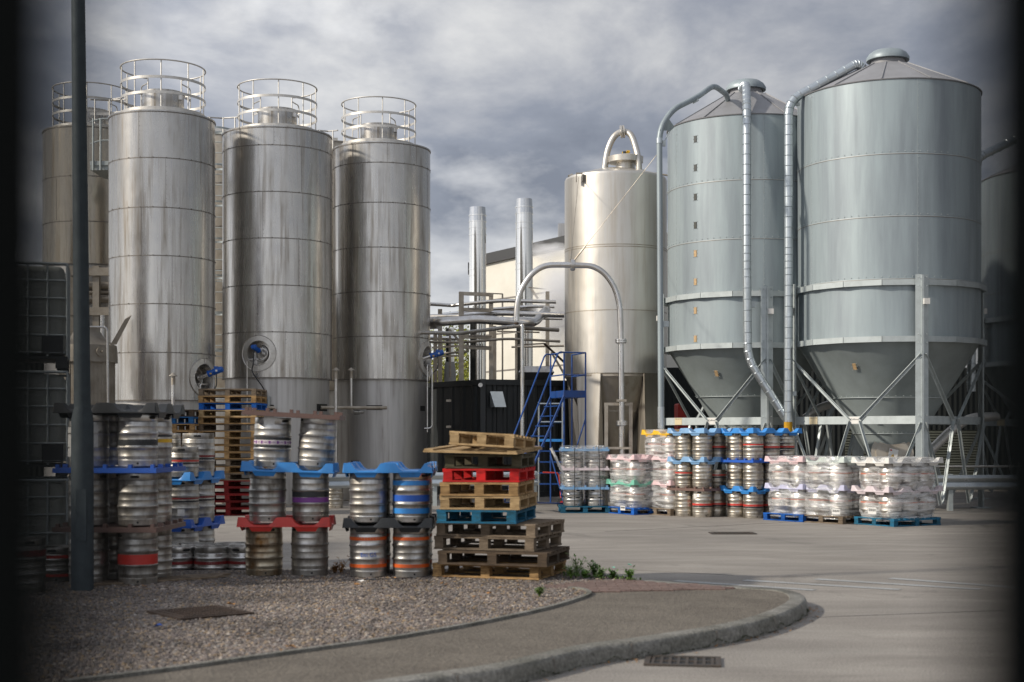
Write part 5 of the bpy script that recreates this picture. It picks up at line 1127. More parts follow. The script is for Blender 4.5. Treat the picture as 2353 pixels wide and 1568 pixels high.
def pallet_parts(w, d, m):
    h = .144; out_ = []
    b = MB(); nb = 7 if d < 1.1 else 9
    rg = random.Random(int(w * 100 + d * 10))
    for k in range(nb):
        y = -d / 2 + .05 + k * (d - .1) / (nb - 1); bw = .1 if k in (0, nb - 1) else .085; b.box((rg.uniform(-.004, .004), y, .132), (w, bw, .02))
    for x in (-w / 2 + .05, 0, w / 2 - .05): b.box((x, 0, .112), (.1, d - .006, .02))
    top = mesh_of(b, 'top_deck', m, 0)
    b = MB()
    for y in (-d / 2 + .05, d / 2 - .05): b.box((0, y, .01), (w, .098, .019))
    b.box((0, 0, .01), (w, .098, .019))
    for x in (-w / 2 + .05, w / 2 - .05):
        for s in (-1, 1): b.box((x, s * (d / 4 - .002), .0105), (.098, d / 2 - .20, .0175))
    bot = mesh_of(b, 'bottom_deck', m, 0)
    bl = mesh_of(MB().box((0, 0, 0), (.098, .098, .0825)), 'block', m, 0)
    return top, bot, bl
def pallet(loc, rz, w, d, m, label, tilt=(0, 0), group=None, sm=0):
    t = thing('wooden_pallet', label, 'pallet', loc, (tilt[0], tilt[1], rz), group, local=True)
    top, bot, bl = cached(('pl', w, d, m), lambda: pallet_parts(w, d, M[m]))
    part('top_deck', top, t); part('bottom_deck', bot, t)
    for x in (-w / 2 + .055, 0, w / 2 - .055):
        for y in (-d / 2 + .055, 0, d / 2 - .055): o = part('block', bl, t); o.location = (x, y, .0610)
    return t
def cask_mesh(m):
    p = [(0, .03), (.13, .03), (.15, .012), (.152, 0), (.160, 0), (.166, .03), (.182, .08), (.196, .125), (.2035, .133), (.2045, .143), (.2005, .152), (.2045, .20), (.206, .23), (.2045, .26), (.2005, .308), (.2045, .317), (.2035, .327), (.196, .335), (.182, .38), (.166, .43), (.160, .46), (.152, .46), (.15, .448), (.13, .43), (0, .43)]
    return mesh_of(MB().lathe(p, 40), 'body', M[m])
def cask(loc, label, rz, group, stripe='palered'):
    t = thing('beer_cask', label, 'cask', loc, (0, 0, rz), group, local=True)
    part('body', cached(('ck',), lambda: cask_mesh('cask')), t)
    if stripe: part('stripe', cached(('cs', stripe), lambda: mesh_of(MB().lathe([(.2052, .262), (.2042, .276), (.2035, .288)], 40), 'stripe', M['p_' + stripe])), t)
    b = cached('bung', lambda: mesh_of(MB().tube([(0, -.2, .35), (0, -.193, .352)], .028, 14), 'bung', M['steel_dull'])); part('bung', b, t)
    return t
def grid(p0, th, nu, nv, su, sv):
    u = Vector((-math.cos(th), math.sin(th), 0)); v = Vector((math.sin(th), math.cos(th), 0))
    pts = [[p0 + u * su * i + v * sv * j for j in range(nv)] for i in range(nu)]
    return pts, p0 + u * su * (nu - 1) / 2 + v * sv * (nv - 1) / 2

GK = 'kegs in the near stacks on the gravel'; GT = 'trays of the near keg stacks'
col_name = ['right', 'left']; row_name = ['front', 'back']; lev = ['bottom', 'middle', 'top']
# ---- stack C : single row of two columns, the middle stack
zC = KZ + .012; pc = .585
for k, (x, sty) in enumerate(((607, 'keg_rust'), (712, 'keg_dirty'))):
    p_ = XD(x, 15.5, zC); keg(p_, ['rust streaked keg at bottom left, under the red tray', 'dull grey keg at bottom right, under the red tray'][k], m=sty, rz=k * 2.0, group=GK, hole_a=.55 if k == 0 else 2.2, dent=True)
for k, x in enumerate((615, 714)):
    p_ = XD(x, 15.5, zC + pc)
    if k == 0: keg(p_, 'plain grimy keg between red and blue trays, left of the purple banded keg', m='keg_dirty', rz=1.1, group=GK, hole_a=1.6, dent=True)
    else: keg(p_, 'grimy keg with black and purple bands, standing on the red tray', m='keg_dirty', rz=2.6, stripes=((.262, .325, 'black'), (.205, .260, 'purple')), group=GK, hole_a=0.0, dent=True)
def lwc(t):
    q = bent_text(t, 'LWC  LWC  LWC  LWC  LWC  LWC  LWC  LWC', .026, .2003, .265, 0, 'p_white')
for k, x in enumerate((625, 725)):
    p_ = XD(x, 15.5, zC + 2 * pc + .005)
    if k == 0:
        def ex(t):
            part('stripe', mesh_of(MB().lathe([(.1985, .243), (.2007, .244), (.2007, .286), (.1985, .287)], 40), 'stripe', M['p_lilac']), t)
            for q in range(14):
                a = q * 2 * math.pi / 14; part('purple_block', mesh_of(curved_patch(.2011, a - .06, a + .06, .25, .28, 3), 'purple_block', M['p_purple']), t)
                bent_text(t, 'LWC', .026, .2010, .2645, a + math.pi / 14, 'p_purple')
            paper(t, -.05, .455, .12, .09, r=.2005)
        keg(p_, 'clean keg with purple lettered band, topmost left under the brown tray', m='keg', rz=.7, stripes=((.292, .318, 'black'), (.208, .236, 'black')), tilt=(0, R(1.5)), group=GK, hole_a=.9, extra=ex)
    else: keg(p_, 'scuffed leaning keg, topmost right under the tilted brown tray', m='keg_dirty', rz=3.1, tilt=(R(-1), R(4)), group=GK, hole_a=2.0, dent=True)
cx_ = XD(661, 15.5)
tray((XD(660, 15.5).x, 15.5, zC + H50 + .018), 0, 2, 1, .49, 'red', 'bright red tray in the middle near stack', group=GT)
tray((XD(668, 15.5).x, 15.5, zC + pc + H50 + .022), 0, 2, 1, .49, 'sky', 'light blue tray below the lettered keg and leaning keg', group=GT, tilt=(0, R(1.5)))
tray((XD(677, 15.5).x, 15.5, zC + 2 * pc + H50 + .03), 0, 2, 1, .51, 'brown', 'tilted dusty brown tray with paper tag on the middle near stack', flat=True, tilt=(0, R(3.2)), group=GT)
# ---- stack D : two columns, two rows
pts, ctr = grid(XD(945, 15.35), R(0), 2, 2, .465, .47)
D_labels = {(0, 0, 0): 'keg with two orange bands and no writing, beside the pallet pile', (1, 0, 0): 'keg with two orange bands and blue handwriting on its side',
            (0, 0, 1): 'keg with three blue bands under the blue tray with a torn patch', (1, 0, 1): 'plain silver keg left of the keg with three blue bands',
            (0, 1, 0): 'rear bottom keg hidden behind the orange banded keg by the pallets', (1, 1, 0): 'rear bottom keg hidden behind the keg with handwriting',
            (0, 1, 1): 'rear upper keg behind the keg with three blue bands', (1, 1, 1): 'rear upper keg behind the plain silver keg'}
for i in range(2):
    for j in range(2):
        for l in range(2):
            st = ()
            if l == 0: st = ((.392, .428, 'orange'), (.100, .138, 'orange'))
            if (i, j, l) == (0, 0, 1): st = ((.395, .445, 'sky'), (.222, .292, 'blue'), (.093, .150, 'sky'))
            exx = (lambda t: bent_text(t, 'Eni GS', .066, .2006, .238, .12, 'p_blue')) if (i, j, l) == (1, 0, 0) else None
            q = pts[i][j] + Vector((0, 0, zC + l * pc + (0 if l == 0 else .0))); keg(q, D_labels[(i, j, l)], m='keg' if j == 0 else 'keg_dirty', rz=i + j * 2.2, stripes=st, group=GK, hole_a=(.9 if (i, l) == (0, 1) else -.35), extra=exx)
tray((ctr.x, ctr.y, zC + H50 + .018), 0, 2, 2, .47, 'black', 'black tray between the striped kegs of the right near stack', group=GT)
o = tray((ctr.x, ctr.y, zC + pc + H50 + .018), 0, 2, 2, .47, 'sky', 'blue tray with torn film patch topping the right near stack', group=GT)
# torn film scraps on tray
b = MB(); q = Vector((ctr.x + .47, ctr.y - .48, zC + pc + H50 + .09)); 
for k in range(9): a = k * .7; b.add([q + Vector((math.cos(a) * .05, -.01 + .01 * math.sin(k), math.sin(a) * .03)), q + Vector((math.cos(a + .5) * .06, 0, math.sin(a + .5) * .04)), q + Vector((.02 * math.sin(k * 3), -.015, .035))], [(0, 1, 2)])
tag(b.build('torn_film', M['film'], org=q), 'torn scrap of clear film on the blue tray above the blue banded keg', 'film')
# ---- stack A : big dark stack right of the lamp post
pts, ctr = grid(XD(317, 14.6), R(3), 2, 2, .51, .50); pa_ = .60
A_st = {(0, 0, 0): ((.195, .305, 'red'),), (0, 0, 2): ((.215, .275, 'black'),), (1, 0, 2): (), (0, 1, 2): ((.24, .28, 'yellow'), (.30, .34, 'black'))}
for i in range(2):
    for j in range(2):
        for l in range(3):
            lb = f"{['grimy', 'dented grimy', 'pale scuffed'][l]} keg, {lev[l]} level, {row_name[j]} {col_name[i]} of the big dark stack by the lamp post"
            if (i, j, l) == (0, 0, 0): lb = 'grimy keg with wide red band at the foot of the big dark stack'
            if (i, j, l) == (0, 0, 2): lb = 'pale keg with one black band directly under the black tray'
            if (i, j, l) == (1, 0, 2): lb = 'keg with white paper label half hidden left of the lamp post'
            exx = (lambda t: (paper(t, -1.0, .10, .14, .30), paper(t, .62, .18, .05, .25))) if (i, j, l) == (1, 0, 2) else None
            q = pts[i][j] + Vector((0, 0, KZ + .01 + l * pa_)); keg(q, lb, m='keg_dirty' if l < 2 else 'keg', rz=i * 1.3 + j + l, stripes=A_st.get((i, j, l), ()), group=GK, hole_a=-.9 + l + i, extra=exx, dent=(j == 0))
tray((ctr.x, ctr.y, KZ + .01 + H50 + .03), R(-3), 2, 2, .515, 'brown', 'dark brown flat tray low in the big dark stack', flat=True, group=GT)
tray((ctr.x, ctr.y, KZ + .01 + pa_ + H50 + .03), R(-3), 2, 2, .515, 'blue', 'blue flat tray in the middle of the big dark stack', flat=True, group=GT)
tray((ctr.x, ctr.y, KZ + .01 + 2 * pa_ + H50 + .03), R(-3), 2, 2, .515, 'black', 'black tray with tall pyramids topping the big dark stack', group=GT)
# ---- stack B : behind, between A and C, on the yard level
pts, ctr = grid(XD(419, 17.4), R(14), 2, 2, .46, .43)
for i in range(2):
    for j in range(2):
        for l in range(3):
            kd = '30' if (l == 2 and (i, j) == (0, 0)) else '50'; st = ((.235, .26, 'darkred'), (.20, .225, 'black')) if l else ()
            if l == 1: st = ((.30, .325, 'darkred'), (.262, .285, 'black'))
            if kd == '30': st = ((.185, .208, 'red'), (.158, .175, 'black'))
            lb = f"worn keg, {lev[l]} level, {row_name[j]} {col_name[i]} of the bright blue trayed stack behind"
            if kd == '30': lb = 'short keg with red and black bands standing on top of the stack behind'
            exx = (lambda t: paper(t, .15, .10, .085, .09)) if (i, j, l) == (0, 0, 1) else None
            keg(pts[i][j] + Vector((0, 0, l * .57)), lb, kd, 'keg_dirty', rz=i + 2 * j + l, stripes=st, group=GK, hole_a=.15, extra=exx)
for l in range(2): tray((ctr.x, ctr.y, l * .57 + H50 + .016), R(-14), 2, 2, .46, 'blue' if l == 0 else 'sky', ['deep blue lower tray of the stack behind', 'paler blue upper tray of the stack behind'][l], group=GT)
# ---- short kegs standing on the yard behind the gravel
for k, (x, D, lb) in enumerate(((407, 16.45, 'leftmost short shiny keg in the low row on the ground'), (486, 16.45, 'middle short shiny keg in the low row on the ground'), (561, 16.5, 'short shiny keg in the low row, next to the rust streaked keg'),
                          (372, 16.9, 'short keg behind the low row, left end'), (455, 16.9, 'short keg behind the low row, in the gap of the first two'), (533, 16.95, 'short keg behind the low row, right end'))):
    keg(XD(x, D, 0), lb, '30', 'keg', rz=k, stripes=((.165, .20, 'darkred'), (.10, .125, 'black')), group='short kegs on the ground', hole_a=.8 + k)
# ---- far left dark kegs
keg(XD(57, 13.8, KZ), 'large keg in deep shade at the far left edge', '50', 'keg_dirty', stripes=((.36, .42, 'darkred'),), group=GK, hole_a=.6)
keg(XD(57, 13.8, KZ) + Vector((-.5, .1, 0)), 'large keg in deep shade outside the far left keg', '50', 'keg_dirty', group=GK)
keg(XD(133, 14.9, KZ), 'short keg with two red bands beside the lamp post foot, in shade', '30', 'keg_dirty', stripes=((.25, .285, 'red'), (.06, .09, 'red')), group='short kegs on the ground')

# ---- pile of pallets at the end of the gravel
GP2 = 'pallets in the near pile'
def pal_corner(xv, D, z, th, w, d, m, label, tilt=(0, 0)):
    c_ = XD(xv, D, z); u = Vector((-math.cos(th), math.sin(th), 0)); v = Vector((math.sin(th), math.cos(th), 0)); q = c_ + u * w / 2 + v * d / 2
    return pallet(q, -th, w, d, m, label, tilt, GP2)
zp_ = KZ + .015
rows = [(1238, 14.85, 19, 1.2, 1.0, 'w_tan', 'tan bottom pallet resting on the gravel'), (1257, 14.75, 16, 1.2, 1.0, 'w_dark', 'dark wet pallet, second from the ground'),
        (1227, 14.9, 19, 1.13, 1.0, 'w_grey', 'grey brown pallet, third from the ground'), (1230, 14.9, 20, 1.13, 1.0, 'w_grey', 'weathered pallet just beneath the blue pallet'),
        (1186, 14.9, 11, .86, 1.2, 'w_teal', 'worn blue pallet in the middle of the near pile'), (1194, 14.9, 10, .86, 1.2, 'w_light', 'pale yellow pallet resting on the worn blue pallet'),
        (1191, 14.9, 9, .84, 1.2, 'w_tan', 'tan pallet just beneath the red pallet'), (1193, 14.9, 9, .82, 1.2, 'w_red', 'bright red pallet in the near pile'),
        (1198, 14.9, 8, .82, 1.2, 'w_moss', 'mossy dark pallet resting on the red pallet')]
for k, (x, D, th, w, d, m, lb) in enumerate(rows): pal_corner(x, D, zp_ + k * .1455, R(th), w, d, m, lb)
zt_ = zp_ + 9 * .1455
b = MB()
for k in range(6): b.box((0, -.5 + k * .2, .01), (1.02, .17, .02))
for x in (-.45, .45): b.box((x, 0, .028), (.1, 1.17, .016))
o = b.build('pallet_deck', M['w_light'], org=(0, 0, 0), smooth=0); o.location = XD(1113, 15.4, zt_ + .035); o.rotation_euler = (R(2), R(1.2), R(-14)); tag(o, 'loose pale pallet deck overhanging near the top of the near pile', 'pallet')
pallet(XD(1133, 15.3, zt_ + .068), R(-14), .70, 1.0, 'w_light', 'pale tilted half pallet, topmost of the near pile', (R(-2.5), R(3.0)), GP2)
b = MB(); q = P(1266, 1030, 15.3); b.tube(catmull([q, q + Vector((.05, 0, -.1)), q + Vector((.14, 0, -.3))], 5), [.02, .018, .014, .02, .015, .02, .012, .02, .015, .01, .004][:11], 6); tag(b.build('film_strip', M['label'], org=q), 'white torn film strip dangling from the near pallet pile', 'film')

# ---- tall towers of pallets behind
def tower(xv, D, th, mats, names, w, d, group, off=None, z_first=0.0):
    n = len(mats)
    for k, m in enumerate(mats):
        c_ = XD(xv, D, z_first + k * .1445); c_.x += random.uniform(-.02, .02); c_.y += random.uniform(-.02, .02)
        pallet(c_, R(th + random.uniform(-1.5, 1.5)), w, d, m, names(n - 1 - k), group=group)
ordn = ['topmost', 'second from the top', 'third from the top', 'fourth from the top', 'fifth from the top', 'sixth from the top', 'seventh from the top', 'eighth from the top', 'ninth from the top', 'tenth from the top',
        'eleventh from the top', 'twelfth from the top', 'thirteenth from the top', 'fourteenth from the top', 'fifteenth from the top', 'sixteenth from the top', 'seventeenth from the top', 'eighteenth from the top']
mats = ['w_darkred'] * 5 + ['w_grey', 'w_tan', 'w_grey', 'w_tan', 'w_tan', 'w_tan', 'w_tan', 'w_grey', 'w_tan', 'w_light', 'w_bright', 'w_tan', 'w_grey']
cn_ = {'w_darkred': 'dark red', 'w_grey': 'grey brown', 'w_tan': 'tan', 'w_light': 'pale', 'w_bright': 'bright blue', 'w_dark': 'dark brown', 'w_blue': 'blue'}
tower(535, 29.6, -3, mats, lambda k: f"{cn_[mats[len(mats) - 1 - k]]} pallet, {ordn[k]} of the tall pallet tower behind the kegs", 1.2, 1.0, 'pallets of the tall tower')
mats2 = ['w_tan', 'w_tan', 'w_grey', 'w_tan', 'w_grey', 'w_tan', 'w_dark', 'w_tan', 'w_grey', 'w_tan', 'w_dark', 'w_tan', 'w_tan', 'w_blue', 'w_dark']
tower(417, 29.4, -2, mats2, lambda k: f"{cn_[mats2[len(mats2) - 1 - k]]} pallet, {ordn[k]} of the lower tower left of the tall one", .84, 1.2, 'pallets of the lower tower')

# ================================================================ RIGHT HAND ROW OF KEGS AND CASKS
def film(loc, rz, w, d, z0, z1, label, seed, m='film'):
    """clinging stretch film: rounded rectangle sleeve pulled in between levels, with folds"""
    rg = random.Random(seed); b = MB(); K = 96; rows = int((z1 - z0) / .022); vs = []
    ph = [rg.uniform(0, 6.28) for _ in range(8)]
    for i in range(rows + 1):
        z = z0 + (z1 - z0) * i / rows
        for k in range(K):
            a = 2 * math.pi * k / K; n_ = 5; ca, sa = math.cos(a), math.sin(a); e = (abs(ca) ** n_ + abs(sa) ** n_) ** (-1 / n_)
            x, y = ca * e * w / 2, sa * e * d / 2
            f_ = .985 + .022 * math.cos(2 * math.pi * (z - z0 - .29) / .52) + .006 * math.sin(z * 34 + ph[0] + 2 * a) + .012 * noise.noise(Vector((x * 4, y * 4, z * 16 + seed))) + .016 * noise.noise(Vector((x * 12 + z * 3, y * 12, z * 30)))
            vs.append((x * f_, y * f_, z))
    fs = [(i * K + k, i * K + (k + 1) % K, (i + 1) * K + (k + 1) % K, (i + 1) * K + k) for i in range(rows) for k in range(K)]
    o = len(vs); zz_ = z1
    top = [(vs[rows * K + k][0] * .55, vs[rows * K + k][1] * .55, z1 + .012 * rg.random()) for k in range(K)]; vs += top
    fs += [(rows * K + k, rows * K + (k + 1) % K, o + (k + 1) % K, o + k) for k in range(K)]; fs.append(tuple(o + k for k in range(K)))
    b.add(vs, fs); ob = b.build('stretch_film', M[m], smooth=70); ob.location = loc; ob.rotation_euler = (0, 0, rz); return tag(ob, label, 'stretch film', 'stretch film around palletised casks')
def wrapped(name, xv, D, th, nu, nv, su, sv, levels, pal, pw, pd, trays, lab, seed, extra_film=True, z0=0.0):
    c_ = XD(xv, D); th = R(th); u = Vector((-math.cos(th), math.sin(th), 0)); v = Vector((math.sin(th), math.cos(th), 0))
    pallet(c_ + Vector((0, 0, z0)), -th, pw, pd, pal, lab['pallet'], group='pallets under the wrapped casks'); z = z0 + .146; p0 = c_ - u * su * (nu - 1) / 2 - v * sv * (nv - 1) / 2
    side = ['nearest', 'left', 'far left']
    for l in range(levels):
        for i in range(nu):
            for j in range(nv):
                pos = ['near', 'middle', 'far'][j] if nv == 3 else ['near', 'far'][j]
                cask(p0 + u * su * i + v * sv * j + Vector((0, 0, z)), f"{['lower', 'middle', 'upper'][l] if levels == 3 else ['lower', 'upper'][l]} cask, {pos} {['right', 'left'][i]} of {name}", random.uniform(0, 6), 'casks wrapped on pallets')
        tcol, flat = trays[l]; ts = (su * nu + .10) / 2 if nu == 2 else su
        tx = tray((c_.x, c_.y, z + .46 + .03), -th, nu, nv, round(max(su, sv), 3), tcol, f"{lab['tray'][l]}", flat=flat, group='trays of the wrapped casks'); z += .46 + .06
    if extra_film: film((c_.x, c_.y, 0), -th, max(pw, su * nu) * .96 + .02, max(pd, sv * nv) * .96 + .02, z0 + .08, z + .055, f"clear stretch film around the {name}", seed)
wrapped('wrapped stack beside the gooseneck stand', 1466, 30.0, 57, 2, 2, .47, .47, 2, 'w_bright', 1.0, 1.0, [('green', 0), ('pink', 0)], dict(pallet='bright blue pallet under the leftmost wrapped casks', tray=['green tray halfway up the leftmost wrapped casks', 'pale pink tray on top of the leftmost wrapped casks']), 1)
wrapped('wrapped stack under the yellow tray', 1548, 29.7, 57, 2, 2, .47, .47, 3, 'w_grey', 1.0, 1.0, [('pink', 0), ('pink', 0), ('yellow', 0)], dict(pallet='grey pallet under the tallest wrapped casks', tray=['lower pink tray of the tallest wrapped casks', 'upper pink tray of the tallest wrapped casks', 'yellow tray topping the tallest wrapped casks']), 2)
wrapped('wrapped stack right of the bare kegs', 1838, 27.6, 52, 2, 2, .47, .47, 2, 'w_bright', 1.0, 1.0, [('violet', 0), ('pink', 0)], dict(pallet='blue pallet under the casks right of the bare kegs', tray=['violet tray halfway up the casks right of the bare kegs', 'pink tray topping the casks right of the bare kegs']), 3)
wrapped('wrapped stack under the mint tray', 1926, 27.0, 49, 2, 2, .48, .48, 2, 'w_grey', 1.0, 1.1, [('violet', 0), ('mint', 0)], dict(pallet='brown wooden pallet under the casks second from the right', tray=['violet tray halfway up the casks second from the right', 'mint tray topping the casks second from the right']), 4)
wrapped('rightmost wrapped stack', XD(0, 1).x and (CX + 7.107 * F / 26.24), 26.24, 59, 2, 3, .46, .42, 2, 'w_teal', 1.0, 1.2, [('lilac', 0), ('white', 0)], dict(pallet='teal pallet under the rightmost wrapped casks', tray=['dusty pink tray halfway up the rightmost casks', 'white tray topping the rightmost casks']), 5)
for (xv, D, z, rz, lb) in ((1975, 26.0, .30, -.55, 'white paper label on the film of the second wrapped stack from the right'), (0, 0, 0, 0, '')):
    pass
def notice(xv, yv, D, w, h, rz, lb):
    t = thing('paper_notice', lb, 'label', tuple(P(xv, yv, D)), (0, 0, rz), local=True); b = MB(); b.box((0, 0, 0), (w, .003, h)); b.build('sheet', M['label'], t)
    b = MB()
    for k in range(12): b.box((-w * .4 + k * w * .072, -.003, h * .12), (w * .03 * (1 + (k * 7) % 3) / 2, .002, h * .4))
    b.build('bars', M['p_black'], t)
notice(1921, 1176, 26.0, .17, .10, -.75, 'printed paper on the film of the second wrapped stack from the right'); notice(2004, 1174, 25.6, .19, .12, -.95, 'printed paper on the film of the rightmost wrapped stack'); notice(1431, 1168, 29.0, .14, .09, -.9, 'printed paper on the film of the leftmost wrapped casks')

# wrapped short kegs on the teal pallet
pts, ctr = grid(XD(1369, 30.3), R(-1), 2, 2, .475, .48)
pallet(ctr + Vector((0, 0, 0)), R(1), 1.05, 1.0, 'w_teal', 'teal pallet under the strapped short kegs by the blue steps', group='pallets under the wrapped casks')
def kgs(t):
    for q in range(7): bent_text(t, 'Kegstar', .030, .2012, .179, q * 2 * math.pi / 7, 'p_white')
for l in range(3):
    for i in range(2):
        for j in range(2):
            keg(pts[i][j] + Vector((0, 0, .146 + l * .405)), f"short bright keg, {lev[l]} level, {row_name[j]} {col_name[i]} of strapped stack by blue steps", '30', 'keg', rz=i + j + l, stripes=((.163, .197, 'black'),), group='short kegs strapped on the teal pallet', hole_a=-.4 + .9 * i + 2 * l, extra=kgs if j == 0 else None)
for l, (c_, lb) in enumerate((('paleblue', 'lower pale blue tray of the strapped short kegs'), ('lilac', 'dusty pink tray of the strapped short kegs'), ('paleblue', 'top pale blue tray of the strapped short kegs'))):
    tray((ctr.x, ctr.y, .146 + l * .405 + H30 + .012), R(1), 2, 2, .49, c_, lb, flat=True, group='trays of the strapped short kegs')
film((ctr.x, ctr.y, 0), R(1), 1.04, 1.02, .50, 1.42, 'clear film around the upper strapped short kegs', 8, m='film_clear')
for k, x in enumerate((-.22, .29)):
    b = MB(); q = Vector((ctr.x + x, ctr.y - .53, 0)); path = [q + Vector((.04 * k, 0, .15)), q + Vector((.02 * k, 0, .8)), q + Vector((0, 0, 1.37)), q + Vector((0, .1, 1.42)), q + Vector((0, 1.0, 1.42)), q + Vector((0, 1.08, 1.3)), q + Vector((0, 1.08, .15))]
    for a, c_ in zip(path, path[1:]): b.bar(a, c_, .016, .004, up=(0, 1, 0.3))
    tag(b.build('strap', M['p_black'], org=q), ['left black strap around the short kegs by the blue steps', 'right black strap around the short kegs by the blue steps'][k], 'strap')

# bare keg stacks
GB = 'bare kegs stacked in the yard row'
def bare(p0, th, name, stripes, trays, small=None, nu=2, nv=2, pitch=.578, sp=.46, nlev=3):
    pts, ctr = grid(p0, R(th), nu, nv, sp, sp)
    nm = {(0, 0): 'nearest column', (1, 0): 'left column', (0, 1): 'right rear column', (1, 1): 'hidden rear column'}
    for l in range(nlev):
        for i in range(nu):
            for j in range(nv):
                kd = '50'
                if small and (i, j, l) in small: kd = '30'
                st = stripes.get((i, j, l), ((.325, .338, 'palered'),))
                ex = None
                if name == 'right' and (i, j, l) == (0, 1, 1):
                    def ex(t):
                        paper(t, .55, .25, .16, .13, r=.2055); q = part('barcode', mesh_of(MB(), 'barcode', M['p_black']), t)
                        b = MB()
                        for k in range(11): a = .55 + (-5 + k) * .055; pb_ = curved_patch(.2062, a, a + .018 * (1 + k % 2), .285, .36, 1); b.add(pb_.v, pb_.f)
                        q.data = mesh_of(b, 'barcode', M['p_black'], 0)
                if name == 'right' and (i, j, l) == (1, 0, 1): ex = lambda t: paper(t, .3, .40, .14, .10, r=.2005)
                if name == 'left' and (i, j, l) == (0, 0, 0): ex = lambda t: (paper(t, -.95, .37, .09, .10, r=.203),)
                if name == 'left' and (i, j, l) == (0, 1, 0): ex = lambda t: (paper(t, -.1, .33, .12, .13, r=.203),)
                keg(pts[i][j] + Vector((0, 0, l * pitch)), f"grimy {'short ' if kd == '30' else ''}keg, {lev[l]} level, {nm[(i, j)]} of {name} bare keg stack", kd, 'keg_warm', rz=i * 2 + j + l * 1.7, stripes=st, group=GB, hole_a=R(-th) + [.35, 2.0, .2][l] + i * .6, extra=ex)
    for l, tr in enumerate(trays):
        if tr: tray((ctr.x, ctr.y, l * pitch + H50 + .018), -R(th), nu, nv, sp + .015, tr[0], tr[2], flat=tr[1], group='trays of the bare keg stacks')
RB = ((.235, .275, 'red'), (.198, .232, 'black')); RB2 = ((.29, .318, 'red'), (.245, .272, 'black'))
bare(XD(1614, 28.7), 47, 'left', {(0, 0, 0): RB, (0, 1, 0): RB, (1, 0, 1): RB2, (0, 1, 1): RB, (0, 1, 2): RB}, [('brown', 1, 'dusty brown flat tray low in the left bare keg stack'), ('paleblue', 0, 'faded pale blue tray midway up the left bare keg stack'), ('paleblue', 0, 'faded pale blue tray topping the left bare keg stack')], {(0, 1, 1)})
bare(XD(1731, 28.3), 55, 'right', {(0, 0, 0): RB, (1, 0, 0): RB, (0, 1, 0): RB, (0, 0, 2): RB2, (0, 1, 2): RB}, [('sky', 0, 'vivid blue tray low in the right bare keg stack'), ('blue', 1, 'blue flat tray midway up the right bare keg stack'), ('sky', 0, 'vivid blue tray topping the right bare keg stack')])
bare(XD(1803, 29.2), 55, 'rearmost', {(0, 0, 2): RB, (1, 0, 2): ((.18, .215, 'darkred'), (.145, .165, 'black'))}, [None, None, ('sky', 0, 'blue tray topping the rearmost bare keg stack, beside the yellow hose')], {(1, 0, 2)}, nu=2, nv=1)
# lone keg behind the guard rail
keg(XD(768, 32.2), 'lone keg under the guard rail between the middle near stacks', '50', 'keg_warm', group=GB)
# odd items behind
def guard_rail(label, x0, x1, D0, D1, y0, post_x):
    t = thing('guard_rail', label, 'barrier', tuple(XD((x0 + x1) / 2, (D0 + D1) / 2, 0)), group='steel guard rails along the yard')
    a, c_ = XD(x0, D0, .62), XD(x1, D1, .62); d = (c_ - a).normalized(); nn = Vector((d.y, -d.x, 0)); prof = [(.0, .16), (.05, .13), (.05, .07), (.0, .0), (.05, -.07), (.05, -.13), (0, -.16)]
    b = MB(); vs = []
    for q in (a, c_):
        for o_, z in prof: vs.append(q + nn * o_ + Vector((0, 0, z)))
    for q in (a, c_):
        for o_, z in prof: vs.append(q + nn * (o_ - .006) + Vector((0, 0, z)))
    k = len(prof); b.add(vs, [(i, k + i, k + i + 1, i + 1) for i in range(k - 1)] + [(2 * k + i, 2 * k + i + 1, 3 * k + i + 1, 3 * k + i) for i in range(k - 1)]); b.build('beam', M['galv_duct'], t, smooth=70)
    for x in post_x:
        f_ = (x - x0) / (x1 - x0); q = a.lerp(c_, f_); b = MB(); b.box((q.x - nn.x * .08, q.y - nn.y * .08, .4), (.1, .14, .8)); b.build('post', M['galv_frame'], t)
guard_rail('steel guard rail section left of the near striped kegs, with a torn end', 735, 802, 31.5, 31.8, 0, (750,))
guard_rail('steel guard rail in front of the black container', 975, 1240, 33.0, 33.5, 0, (1000, 1120, 1230))
guard_rail('steel guard rail running off to the right edge behind the casks', 1500, 2700, 30.6, 31.2, 0, (1560, 1780, 2000, 2180, 2360))
pipe('thin white rail along the guard rail at the right', [XD(2080, 31.6, .95), XD(2420, 31.8, .95)], .025, 'rail', fil=0)
pipe('diagonal pale pipe rising under the largest silo', [P(2085, 1090, 33), P(2190, 985, 33.3), P(2230, 960, 33.5), P(2290, 958, 34)], .11, 'rail', fil=.4)
pipe('curved pale hose pipe seen between the big silo legs', [P(1850, 962, 34), P(1878, 940, 34), P(1910, 928, 34), P(1960, 925, 34)], .10, 'rail', fil=.4)
